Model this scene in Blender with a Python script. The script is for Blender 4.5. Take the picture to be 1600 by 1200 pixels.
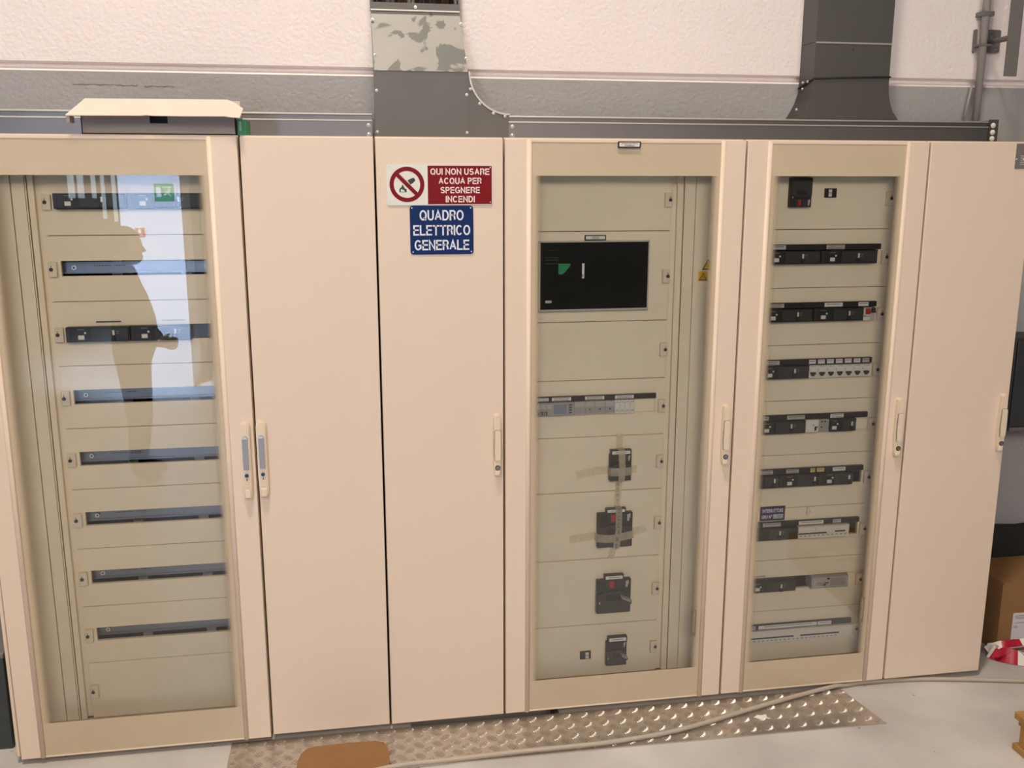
import bpy, bmesh, math, random
from mathutils import Vector, Matrix
for o in list(bpy.data.objects): bpy.data.objects.remove(o)
SC = bpy.context.scene
COL = SC.collection
random.seed(7)

# ---------------------------------------------------------------- camera
cd = bpy.data.cameras.new('camera'); cam = bpy.data.objects.new('camera', cd); COL.objects.link(cam)
SC.camera = cam
cd.sensor_fit = 'HORIZONTAL'; cd.sensor_width = 36.0; cd.lens = 1486.18 / 1600 * 36.0
cd.clip_start = 0.05; cd.clip_end = 100
YAW, PITCH, ROLL = 0.1661, 0.2087, 0.0004
fw = Vector((math.sin(YAW) * math.cos(PITCH), math.cos(YAW) * math.cos(PITCH), -math.sin(PITCH)))
rt = Vector((math.cos(YAW), -math.sin(YAW), 0)); up = rt.cross(fw)
rt, up = math.cos(ROLL) * rt + math.sin(ROLL) * up, -math.sin(ROLL) * rt + math.cos(ROLL) * up
M = Matrix(((rt.x, up.x, -fw.x, 0.3207), (rt.y, up.y, -fw.y, -3.0105), (rt.z, up.z, -fw.z, 1.8619), (0, 0, 0, 1)))
cam.matrix_world = M

# ---------------------------------------------------------------- world, lamps, exposure
w = bpy.data.worlds.new('world'); SC.world = w; w.use_nodes = True
w.node_tree.nodes['Background'].inputs[0].default_value = (1.0, 0.9, 0.8, 1)
w.node_tree.nodes['Background'].inputs[1].default_value = 0.2
SC.view_settings.view_transform = 'Standard'; SC.view_settings.look = 'None'
SC.view_settings.exposure = 0.0; SC.view_settings.gamma = 1.0
def area(name, loc, target, sx, sy, power, col):
    l = bpy.data.lights.new(name, 'AREA'); l.shape = 'RECTANGLE'; l.size = sx; l.size_y = sy
    l.energy = power; l.color = col
    o = bpy.data.objects.new(name, l); COL.objects.link(o); o.location = loc
    o.rotation_euler = (Vector(target) - Vector(loc)).to_track_quat('-Z', 'Y').to_euler()
    return o
WARM = (1.0, 0.86, 0.73)
area('hall_lamp', (-1.9, -5.2, 4.6), (0.2, 0.0, 0.8), 3.0, 1.2, 102, WARM)
area('hall_lamp', (1.8, -7.6, 4.5), (1.6, 0.0, 0.9), 3.0, 1.2, 190, WARM)
hb = bpy.data.lights.new('high_bay_lamp', 'SPOT'); hb.energy = 1650; hb.color = WARM
hb.spot_size = math.radians(66); hb.spot_blend = 1.0; hb.shadow_soft_size = 0.4
hbo = bpy.data.objects.new('high_bay_lamp', hb); COL.objects.link(hbo); hbo.location = (-0.2, -2.4, 8.3)
hbo.rotation_euler = (Vector((0.2, -0.6, 0.4)) - hbo.location).to_track_quat('-Z', 'Y').to_euler()
sp = bpy.data.lights.new('added_pillar_light', 'SPOT'); sp.energy = 9000; sp.color = (0.50, 0.68, 1.0)  # added unseen spot, brightens the pillar for its mirror image in the glass
sp.spot_size = math.radians(50); sp.spot_blend = 0.7; sp.shadow_soft_size = 0.15
spo = bpy.data.objects.new('added_pillar_light', sp); COL.objects.link(spo); spo.location = (-1.9, -3.9, 3.6)
spo.rotation_euler = (Vector((-1.42, -6.0, 1.55)) - spo.location).to_track_quat('-Z', 'Y').to_euler()

# ---------------------------------------------------------------- materials
def new_mat(name):
    m = bpy.data.materials.new(name); m.use_nodes = True
    return m, m.node_tree, m.node_tree.nodes['Principled BSDF']
def mat(name, col, rough=0.5, metal=0.0, spec=0.5, noise=None, bump=None, coat=0.0):
    """noise = (scale, amount) colour variation; bump = (scale, strength, distance)"""
    m, nt, b = new_mat(name)
    b.inputs['Base Color'].default_value = (*col, 1); b.inputs['Roughness'].default_value = rough
    b.inputs['Metallic'].default_value = metal; b.inputs['Specular IOR Level'].default_value = spec
    b.inputs['Coat Weight'].default_value = coat
    tc = nt.nodes.new('ShaderNodeTexCoord')
    if noise:
        n = nt.nodes.new('ShaderNodeTexNoise'); n.inputs['Scale'].default_value = noise[0]; n.inputs['Detail'].default_value = 6
        nt.links.new(tc.outputs['Object'], n.inputs['Vector'])
        r = nt.nodes.new('ShaderNodeValToRGB'); a = noise[1]
        r.color_ramp.elements[0].position = 0.3; r.color_ramp.elements[1].position = 0.7
        r.color_ramp.elements[0].color = (*[c * (1 - a) for c in col], 1)
        r.color_ramp.elements[1].color = (*[min(1, c * (1 + a)) for c in col], 1)
        nt.links.new(n.outputs['Fac'], r.inputs['Fac']); nt.links.new(r.outputs['Color'], b.inputs['Base Color'])
    if bump:
        n = nt.nodes.new('ShaderNodeTexNoise'); n.inputs['Scale'].default_value = bump[0]; n.inputs['Detail'].default_value = 5
        nt.links.new(tc.outputs['Object'], n.inputs['Vector'])
        bp = nt.nodes.new('ShaderNodeBump'); bp.inputs['Strength'].default_value = bump[1]; bp.inputs['Distance'].default_value = bump[2]
        nt.links.new(n.outputs['Fac'], bp.inputs['Height']); nt.links.new(bp.outputs['Normal'], b.inputs['Normal'])
    return m

CREAM = mat('cream_powder_coat', (0.74, 0.61, 0.485), 0.42, spec=0.35, noise=(1.3, 0.02), bump=(900, 0.05, 0.0005))
CREAMIN = mat('cream_interior_sheet', (0.83, 0.715, 0.52), 0.5, spec=0.3, noise=(5.0, 0.03))
PRINT = mat('beige_glass_print', (0.54, 0.44, 0.305), 0.5, spec=0.3, noise=(6, 0.03))
LOCKB = mat('cream_plastic', (0.74, 0.63, 0.48), 0.4, spec=0.4)
BLACK = mat('black_plastic', (0.018, 0.018, 0.018), 0.4, spec=0.4)
BLACK2 = mat('dark_grey_plastic', (0.035, 0.036, 0.036), 0.45, spec=0.4)
DARKIN = mat('dark_cabinet_inside', (0.02, 0.019, 0.018), 0.8)
LABELW = mat('white_label', (0.72, 0.70, 0.66), 0.5)
LABELG = mat('grey_label', (0.45, 0.43, 0.40), 0.5)
LABELY = mat('yellow_label', (0.62, 0.50, 0.18), 0.5)
INK = mat('printed_ink', (0.03, 0.03, 0.03), 0.6)
WHITEP = mat('white_plastic', (0.70, 0.67, 0.60), 0.4)
GREYP = mat('grey_plastic', (0.33, 0.32, 0.30), 0.45)
REDP = mat('red_plastic', (0.40, 0.02, 0.02), 0.4)
STEEL = mat('zinc_steel', (0.62, 0.62, 0.63), 0.35, metal=1.0)
STEELB = mat('zinc_edge_highlight', (0.80, 0.79, 0.74), 0.6, metal=0.2)  # pale colour stands in for the highlight along the sloped cover's top lip
RAILM = mat('din_rail_steel', (0.22, 0.235, 0.27), 0.38, metal=0.8)
GRIPM = mat('blue_grey_grip', (0.30, 0.31, 0.345), 0.4, metal=0.2)
SIGNW = mat('sign_white', (0.72, 0.73, 0.66), 0.4, noise=(40, 0.02))
SIGNR = mat('sign_red', (0.19, 0.002, 0.005), 0.45, spec=0.2)
SIGNB = mat('sign_blue', (0.002, 0.02, 0.105), 0.45, spec=0.2)
SIGNT = mat('sign_light_text', (0.68, 0.72, 0.80), 0.5)
SIGNP = mat('sign_pale_text', (0.85, 0.72, 0.70), 0.5)
GREEN = mat('sign_green', (0.006, 0.20, 0.065), 0.45)
PURPLE = mat('purple_tape', (0.035, 0.018, 0.075), 0.4)
CYANW = mat('pale_cyan_paper', (0.50, 0.62, 0.64), 0.5)
YELLOW = mat('sign_yellow', (0.75, 0.42, 0.02), 0.5)
TAGB = mat('brown_tag_plate', (0.20, 0.145, 0.095), 0.5)
TAGT = mat('tag_lettering', (0.42, 0.35, 0.26), 0.5)
BROWNT = mat('brown_brand_print', (0.16, 0.11, 0.07), 0.5)
SCREEN = mat('black_display_glass', (0.012, 0.013, 0.012), 0.12, spec=0.5)
LCD = mat('blue_grey_lcd', (0.20, 0.24, 0.30), 0.2)
WHITEPAINT = mat('white_wall_paint', (0.85, 0.783, 0.765), 0.8, spec=0.2, noise=(2.2, 0.025), bump=(75, 0.6, 0.006))
GREYPAINT = mat('grey_wall_paint', (0.36, 0.353, 0.34), 0.75, spec=0.25, noise=(3, 0.05), bump=(75, 0.6, 0.006))
FLOORM = None
CARD = mat('brown_cardboard', (0.26, 0.138, 0.058), 0.75, spec=0.2, noise=(8, 0.06), bump=(150, 0.1, 0.001))
CARDD = mat('dark_cardboard', (0.24, 0.14, 0.065), 0.8, spec=0.2, noise=(8, 0.08))
WOOD = None
CABLEM = mat('beige_cable_sheath', (0.42, 0.36, 0.29), 0.55)
RUBBER = mat('black_rubber', (0.012, 0.012, 0.012), 0.7)
ENCL = mat('charcoal_enclosure', (0.035, 0.04, 0.042), 0.5)
PAPERW = mat('white_paper', (0.78, 0.74, 0.69), 0.7)
PAPERS = mat('shipping_paper', (0.62, 0.60, 0.62), 0.6)
BOXW = mat('white_carton', (0.70, 0.60, 0.51), 0.65, noise=(20, 0.015))
BOXG = mat('grey_carton_side', (0.30, 0.26, 0.235), 0.7)
TAPER = mat('red_barrier_film', (0.40, 0.012, 0.035), 0.35)
TAPEW = mat('white_barrier_film', (0.75, 0.70, 0.66), 0.35)
CONDUIT = mat('grey_conduit', (0.36, 0.34, 0.31), 0.5)
BRACKET = mat('grey_bracket_paint', (0.16, 0.15, 0.14), 0.5)

def galvanised(name, col, rough, patchy=0):
    m, nt, b = new_mat(name)
    tc = nt.nodes.new('ShaderNodeTexCoord')
    v = nt.nodes.new('ShaderNodeTexNoise'); v.inputs['Scale'].default_value = 7; v.inputs['Detail'].default_value = 4
    nt.links.new(tc.outputs['Object'], v.inputs['Vector'])
    r = nt.nodes.new('ShaderNodeValToRGB')
    r.color_ramp.elements[0].color = (*[c * 0.9 for c in col], 1); r.color_ramp.elements[1].color = (*[c * 1.1 for c in col], 1)
    nt.links.new(v.outputs['Fac'], r.inputs['Fac'])
    last = r.outputs['Color']
    if patchy:
        n = nt.nodes.new('ShaderNodeTexNoise'); n.inputs['Scale'].default_value = 9.5; n.inputs['Detail'].default_value = 3; n.inputs['Distortion'].default_value = 0.6
        nt.links.new(tc.outputs['Object'], n.inputs['Vector'])
        q = nt.nodes.new('ShaderNodeValToRGB'); q.color_ramp.elements[0].position = 0.535; q.color_ramp.elements[1].position = 0.56
        mx = nt.nodes.new('ShaderNodeMix'); mx.data_type = 'RGBA'; mx.inputs['B'].default_value = (0.17, 0.175, 0.165, 1)
        nt.links.new(n.outputs['Fac'], q.inputs['Fac']); nt.links.new(q.outputs['Color'], mx.inputs['Factor'])
        nt.links.new(last, mx.inputs['A']); last = mx.outputs['Result']
    nt.links.new(last, b.inputs['Base Color'])
    b.inputs['Metallic'].default_value = 0.75; b.inputs['Roughness'].default_value = rough
    return m
GALV = galvanised('galvanised_sheet', (0.17, 0.17, 0.175), 0.40)
GALVD = galvanised('dull_galvanised_sheet', (0.13, 0.127, 0.12), 0.5)
GALVL = galvanised('galvanised_edge_highlight', (0.50, 0.49, 0.46), 0.5)  # lighter copy of the sheet; highlights on lips and seams put into the colour
GALVP = galvanised('scuffed_galvanised_sheet', (0.32, 0.315, 0.29), 0.6, patchy=1)
ALU = mat('bright_chequer_aluminium', (0.62, 0.57, 0.51), 0.33, metal=0.9, noise=(30, 0.06))

def make_floor_mat():
    m, nt, b = new_mat('grey_resin_floor')
    tc = nt.nodes.new('ShaderNodeTexCoord')
    n = nt.nodes.new('ShaderNodeTexNoise'); n.inputs['Scale'].default_value = 2.3; n.inputs['Detail'].default_value = 7
    nt.links.new(tc.outputs['Object'], n.inputs['Vector'])
    r = nt.nodes.new('ShaderNodeValToRGB')
    r.color_ramp.elements[0].position = 0.3; r.color_ramp.elements[1].position = 0.75
    r.color_ramp.elements[0].color = (0.42, 0.398, 0.375, 1); r.color_ramp.elements[1].color = (0.63, 0.605, 0.575, 1)
    nt.links.new(n.outputs['Fac'], r.inputs['Fac'])
    n2 = nt.nodes.new('ShaderNodeTexVoronoi'); n2.inputs['Scale'].default_value = 9
    n2.inputs['Randomness'].default_value = 1
    nt.links.new(tc.outputs['Object'], n2.inputs['Vector'])
    r2 = nt.nodes.new('ShaderNodeValToRGB'); r2.color_ramp.elements[0].position = 0.03; r2.color_ramp.elements[1].position = 0.06
    r2.color_ramp.elements[0].color = (0.45, 0.43, 0.42, 1); r2.color_ramp.elements[1].color = (1, 1, 1, 1)
    nt.links.new(n2.outputs['Distance'], r2.inputs['Fac'])
    mx = nt.nodes.new('ShaderNodeMix'); mx.data_type = 'RGBA'; mx.blend_type = 'MULTIPLY'; mx.inputs['Factor'].default_value = 1
    nt.links.new(r.outputs['Color'], mx.inputs['A']); nt.links.new(r2.outputs['Color'], mx.inputs['B'])
    nt.links.new(mx.outputs['Result'], b.inputs['Base Color'])
    b.inputs['Roughness'].default_value = 0.42; b.inputs['Specular IOR Level'].default_value = 0.4
    return m
FLOORM = make_floor_mat()
def make_wood():
    m, nt, b = new_mat('pine_board')
    tc = nt.nodes.new('ShaderNodeTexCoord'); mp = nt.nodes.new('ShaderNodeMapping'); mp.inputs['Scale'].default_value = (2, 14, 14)
    n = nt.nodes.new('ShaderNodeTexNoise'); n.inputs['Scale'].default_value = 4; n.inputs['Detail'].default_value = 6
    r = nt.nodes.new('ShaderNodeValToRGB'); r.color_ramp.elements[0].color = (0.25, 0.12, 0.03, 1); r.color_ramp.elements[1].color = (0.50, 0.28, 0.085, 1)
    nt.links.new(tc.outputs['Object'], mp.inputs['Vector']); nt.links.new(mp.outputs['Vector'], n.inputs['Vector'])
    nt.links.new(n.outputs['Fac'], r.inputs['Fac']); nt.links.new(r.outputs['Color'], b.inputs['Base Color']); b.inputs['Roughness'].default_value = 0.7
    return m
WOOD = make_wood()
def make_glass():
    m = bpy.data.materials.new('clear_door_glass'); m.use_nodes = True; nt = m.node_tree; nt.nodes.clear()
    out = nt.nodes.new('ShaderNodeOutputMaterial'); mx = nt.nodes.new('ShaderNodeMixShader')
    t = nt.nodes.new('ShaderNodeBsdfTransparent'); t.inputs[0].default_value = (0.985, 0.988, 0.98, 1)
    g = nt.nodes.new('ShaderNodeBsdfGlossy'); g.inputs['Roughness'].default_value = 0.0
    f = nt.nodes.new('ShaderNodeFresnel'); f.inputs['IOR'].default_value = 1.5
    nt.links.new(f.outputs[0], mx.inputs[0]); nt.links.new(t.outputs[0], mx.inputs[1]); nt.links.new(g.outputs[0], mx.inputs[2])
    nt.links.new(mx.outputs[0], out.inputs[0])
    return m
GLASS = make_glass()
def make_fade():      # halftone border printed on the pane, thinning out towards the clear middle (U runs across it)
    m, nt, b = new_mat('halftone_glass_border')
    b.inputs['Base Color'].default_value = (0.54, 0.44, 0.305, 1); b.inputs['Roughness'].default_value = 0.5
    uv = nt.nodes.new('ShaderNodeUVMap'); s = nt.nodes.new('ShaderNodeSeparateXYZ'); nt.links.new(uv.outputs[0], s.inputs[0])
    mr = nt.nodes.new('ShaderNodeMapRange'); mr.interpolation_type = 'SMOOTHSTEP'
    mr.inputs['From Min'].default_value = 0.15; mr.inputs['From Max'].default_value = 1.0
    mr.inputs['To Min'].default_value = 0.95; mr.inputs['To Max'].default_value = 0.0
    nt.links.new(s.outputs[0], mr.inputs['Value'])
    nt.links.new(mr.outputs[0], b.inputs['Alpha'])
    return m
FADE = make_fade()
def make_film():
    m, nt, b = new_mat('yellowed_adhesive_tape')
    b.inputs['Base Color'].default_value = (0.78, 0.69, 0.50, 1); b.inputs['Roughness'].default_value = 0.4
    tc = nt.nodes.new('ShaderNodeTexCoord'); n = nt.nodes.new('ShaderNodeTexNoise'); n.inputs['Scale'].default_value = 35
    r = nt.nodes.new('ShaderNodeMapRange'); r.inputs['To Min'].default_value = 0.28; r.inputs['To Max'].default_value = 0.52
    nt.links.new(tc.outputs['Object'], n.inputs['Vector']); nt.links.new(n.outputs['Fac'], r.inputs['Value'])
    nt.links.new(r.outputs[0], b.inputs['Alpha'])
    return m
FILM = make_film()
def emit(name, col, s):
    m = bpy.data.materials.new(name); m.use_nodes = True; nt = m.node_tree; nt.nodes.clear()
    out = nt.nodes.new('ShaderNodeOutputMaterial'); e = nt.nodes.new('ShaderNodeEmission')
    e.inputs[0].default_value = (*col, 1); e.inputs[1].default_value = s; nt.links.new(e.outputs[0], out.inputs[0])
    return m
DAYLIGHT = emit('daylit_window_pane', (0.75, 0.88, 1.0), 4.0)

# ---------------------------------------------------------------- mesh building
class MB:
    """collects shapes in world metres; build() links them as ONE mesh object"""
    def __init__(s, *mats): s.bm = bmesh.new(); s.mats = list(mats)
    def mi(s, m):
        if m is None: return 0
        if m not in s.mats: s.mats.append(m)
        return s.mats.index(m)
    def _tag(s, faces, m, smooth=False):
        i = s.mi(m)
        for f in faces: f.material_index = i; f.smooth = smooth
    def box(s, x0, x1, y0, y1, z0, z1, m=None, bev=0.0, seg=2):
        r = bmesh.ops.create_cube(s.bm, size=1.0)
        for v in r['verts']:
            v.co = Vector(((x0 + x1) / 2 + v.co.x * (x1 - x0), (y0 + y1) / 2 + v.co.y * (y1 - y0), (z0 + z1) / 2 + v.co.z * (z1 - z0)))
        fs = {f for v in r['verts'] for f in v.link_faces}
        s._tag(fs, m)
        if bev > 0:
            es = list({e for v in r['verts'] for e in v.link_edges})
            q = bmesh.ops.bevel(s.bm, geom=es, offset=bev, segments=seg, affect='EDGES', profile=0.5)
            s._tag(q['faces'], m, True)
        return s
    def prism(s, pts, d0, d1, axis='y', m=None, smooth=False):
        """pts polygon: (x,z) extruded along y, (y,z) along x, (x,y) along z"""
        def P(a, b, d): return (a, d, b) if axis == 'y' else ((d, a, b) if axis == 'x' else (a, b, d))
        A = [s.bm.verts.new(P(a, b, d0)) for a, b in pts]; B = [s.bm.verts.new(P(a, b, d1)) for a, b in pts]
        n = len(pts); fs = [s.bm.faces.new(A), s.bm.faces.new(B[::-1])]
        for i in range(n):
            f = s.bm.faces.new((A[i], B[i], B[(i + 1) % n], A[(i + 1) % n])); f.smooth = smooth; fs.append(f)
        i = s.mi(m)
        for f in fs: f.material_index = i
        return s
    def hexa(s, c, m=None):
        """eight corners: 4 of one end (loop), 4 of the other"""
        v = [s.bm.verts.new(p) for p in c]
        fs = [s.bm.faces.new([v[i] for i in q]) for q in ((0, 1, 2, 3), (7, 6, 5, 4), (0, 4, 5, 1), (1, 5, 6, 2), (2, 6, 7, 3), (3, 7, 4, 0))]
        s._tag(fs, m); return s
    def cyl(s, p0, p1, r0, r1=None, n=20, m=None):
        p0, p1 = Vector(p0), Vector(p1); d = (p1 - p0)
        q = d.normalized().to_track_quat('Z', 'Y').to_matrix().to_4x4()
        t = Matrix.Translation((p0 + p1) / 2) @ q
        r = bmesh.ops.create_cone(s.bm, cap_ends=True, segments=n, radius1=r0, radius2=r0 if r1 is None else r1, depth=d.length, matrix=t)
        fs = {f for v in r['verts'] for f in v.link_faces}
        i = s.mi(m)
        for f in fs: f.material_index = i; f.smooth = len(f.verts) == 4
        return s
    def ball(s, c, r, sc=(1, 1, 1), m=None, n=16):
        q = bmesh.ops.create_uvsphere(s.bm, u_segments=n, v_segments=n // 2, radius=r,
                                      matrix=Matrix.Translation(c) @ Matrix.Diagonal((*sc, 1)))
        s._tag({f for v in q['verts'] for f in v.link_faces}, m, True); return s
    def tube(s, pts, r, n=10, m=None):
        pts = [Vector(p) for p in pts]; rings = []
        for i, p in enumerate(pts):
            t = (pts[min(i + 1, len(pts) - 1)] - pts[max(i - 1, 0)]).normalized()
            a = t.cross(Vector((0, 0, 1)))
            if a.length < 1e-3: a = t.cross(Vector((0, 1, 0)))
            a.normalize(); b = a.cross(t)
            rings.append([s.bm.verts.new(p + r * (math.cos(2 * math.pi * k / n) * a + math.sin(2 * math.pi * k / n) * b)) for k in range(n)])
        fs = []
        for A, B in zip(rings, rings[1:]):
            for k in range(n): fs.append(s.bm.faces.new((A[k], A[(k + 1) % n], B[(k + 1) % n], B[k])))
        s._tag(fs, m, True)
        s._tag([s.bm.faces.new(rings[0][::-1]), s.bm.faces.new(rings[-1])], m)
        return s
    def mesh(s, me, m=None):
        old = set(s.bm.faces); s.bm.from_mesh(me)
        i = s.mi(m)
        for f in s.bm.faces:
            if f not in old: f.material_index = i
        return s
    def build(s, name, parent=None, origin=None):
        org = Vector(origin) if origin is not None else Vector((0, 0, 0))
        if parent is not None:
            r = parent
            org = Vector((0, 0, 0))
            while r is not None: org += r.location; r = r.parent
        bmesh.ops.recalc_face_normals(s.bm, faces=s.bm.faces)
        for v in s.bm.verts: v.co -= org
        me = bpy.data.meshes.new(name); s.bm.to_mesh(me); s.bm.free()
        for q in s.mats: me.materials.append(q)
        o = bpy.data.objects.new(name, me); COL.objects.link(o)
        if parent is not None: o.parent = parent
        else: o.location = org
        return o
def tag(o, label, cat, group=None):
    o['label'] = label; o['category'] = cat
    if group: o['group'] = group
    return o
def thing(name, label, cat, loc, group=None):
    o = bpy.data.objects.new(name, None); COL.objects.link(o); o.location = loc; o.empty_display_size = 0.1
    return tag(o, label, cat, group)
def struct(o): o['kind'] = 'structure'; return o

def text_mesh(txt, cx, cz, width, height, y, depth=0.0006, bold=0.0, rot=0, slant=0.0, flip=False):
    """lettering on a plane facing -y, fitted to width x height and centred on (cx, cz)"""
    cu = bpy.data.curves.new('t', 'FONT'); cu.body = txt; cu.size = 1.0; cu.offset = bold; cu.resolution_u = 3; cu.shear = slant
    ob = bpy.data.objects.new('t', cu); COL.objects.link(ob)
    me = bpy.data.meshes.new_from_object(ob.evaluated_get(bpy.context.evaluated_depsgraph_get()))
    bpy.data.objects.remove(ob); bpy.data.curves.remove(cu)
    bm = bmesh.new(); bm.from_mesh(me)
    xs = [v.co.x for v in bm.verts]; ys = [v.co.y for v in bm.verts]
    x0, x1, y0, y1 = min(xs), max(xs), min(ys), max(ys)
    r = bmesh.ops.extrude_face_region(bm, geom=bm.faces[:])
    for v in [g for g in r['geom'] if isinstance(g, bmesh.types.BMVert)]: v.co.z += 1
    for v in bm.verts:
        a = ((v.co.x - x0) / (x1 - x0) - 0.5) * width; b = ((v.co.y - y0) / (y1 - y0) - 0.5) * height; d = v.co.z
        if flip: a = -a
        if rot: a, b = a * math.cos(rot) - b * math.sin(rot), a * math.sin(rot) + b * math.cos(rot)
        v.co = Vector((cx + a, (y - d * depth) if not flip else (y + d * depth), cz + b))
    bm.to_mesh(me); bm.free()
    return me
def rrect(x0, x1, z0, z1, r, n=6):
    pts = []
    for cx, cz, a0 in ((x1 - r, z1 - r, 0), (x0 + r, z1 - r, 90), (x0 + r, z0 + r, 180), (x1 - r, z0 + r, 270)):
        for k in range(n + 1):
            a = math.radians(a0 + 90 * k / n); pts.append((cx + r * math.cos(a), cz + r * math.sin(a)))
    return pts

# ---------------------------------------------------------------- the room
WY = 0.47
XL, XR, YB, ZC = -6.0, 8.0, -13.0, 8.6
HALLGREY = mat('hall_wall_paint', (0.30, 0.29, 0.28), 0.8)
hx0, hx1, hy0, hy1 = 0.47, 1.0, -0.03, 0.16
fl = MB(FLOORM)
for a in ((XL, hx0, YB, WY + 0.02), (hx1, XR, YB, WY + 0.02), (hx0, hx1, YB, hy0), (hx0, hx1, hy1, WY + 0.02)):
    fl.box(a[0], a[1], a[2], a[3], -0.3, 0)
fl.box(hx0, hx1, hy0, hy1, -0.30, -0.28, RUBBER)  # pit bottom coloured black for the darkness of the opening
struct(fl.build('floor'))
wb = MB(WHITEPAINT, GREYPAINT)
prof_up = [(WY, 2.252), (WY + 0.025, 2.247), (WY + 0.025, 2.236), (WY, 2.222), (WY + 0.3, 2.222), (WY + 0.3, ZC), (WY, ZC)]
wb.prism(prof_up, XL, XR, 'x', WHITEPAINT)
wb.box(XL, XR, WY, WY + 0.3, 0, 2.222, GREYPAINT)
CRACK = mat('wall_crack', (0.16, 0.155, 0.15), 0.9)
for x0, x1, z in ((-0.572, -0.442, 2.180), (-0.436, -0.366, 2.178), (-0.345, -0.249, 2.176)):
    n = 9; up_ = [(x0 + (x1 - x0) * k / n, z + random.uniform(0, 0.004)) for k in range(n + 1)]
    wb.prism(up_ + [(x, zz - random.uniform(0.001, 0.004)) for x, zz in up_[::-1]], WY - 0.0008, WY + 0.001, 'y', CRACK)
struct(wb.build('wall_back'))
struct(MB(HALLGREY).box(XL, XR, YB - 0.2, YB, 0, ZC).build('wall_front'))
struct(MB(HALLGREY).box(XL - 0.2, XL, YB, WY, 0, ZC).build('wall_left'))
struct(MB(HALLGREY).box(XR, XR + 0.2, YB, WY, 0, ZC).build('wall_right'))
struct(MB(HALLGREY).box(XL, XR, YB, WY, ZC, ZC + 0.2).build('ceiling'))
struct(MB(mat('white_pillar_paint', (0.82, 0.82, 0.84), 0.7)).box(-1.69, -1.165, -6.5, -6.0, 0, ZC).build('trim_1'))
# windows and door in the wall behind the camera
def window(n, x0, x1, z0, z1, nx, nz):
    f = MB(BRACKET)
    y = YB + 0.001; t = 0.05
    f.box(x0 - t, x1 + t, y, y + 0.06, z1, z1 + t); f.box(x0 - t, x1 + t, y, y + 0.06, z0 - t, z0)
    f.box(x0 - t, x0, y, y + 0.06, z0, z1); f.box(x1, x1 + t, y, y + 0.06, z0, z1)
    for i in range(1, nx):
        x = x0 + (x1 - x0) * i / nx; f.box(x - 0.015, x + 0.015, y, y + 0.05, z0, z1)
    for i in range(1, nz):
        z = z0 + (z1 - z0) * i / nz; f.box(x0, x1, y, y + 0.05, z - 0.012, z + 0.012)
    o = struct(f.build('window_%d' % n, origin=((x0 + x1) / 2, y, z0)))
    MB(DAYLIGHT).box(x0, x1, y + 0.005, y + 0.012, z0, z1).build('pane', o)
    return o
window(1, -3.985, -3.735, 1.62, 3.4, 2, 4)
window(2, -3.64, -3.56, 1.62, 3.4, 1, 2)
window(3, -3.50, -3.43, 1.30, 3.4, 1, 2)
window(4, -3.34, -3.27, 1.26, 3.4, 1, 2)
TEAL = mat('teal_paint', (0.02, 0.16, 0.17), 0.5)
tm = thing('teal_machine', 'teal machine with a yellow notice under the far window, mirrored in glass', 'machine', (-3.87, -12.7, 0))
b = MB(TEAL); b.box(-4.0, -3.70, -12.97, -12.5, 0.001, 1.52, bev=0.01); b.box(-3.97, -3.73, -12.5, -12.48, 0.15, 1.1, bev=0.01); b.build('housing', tm)
b = MB(YELLOW); b.box(-3.80, -3.72, -12.4995, -12.494, 1.34, 1.48); b.build('notice', tm)
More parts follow.
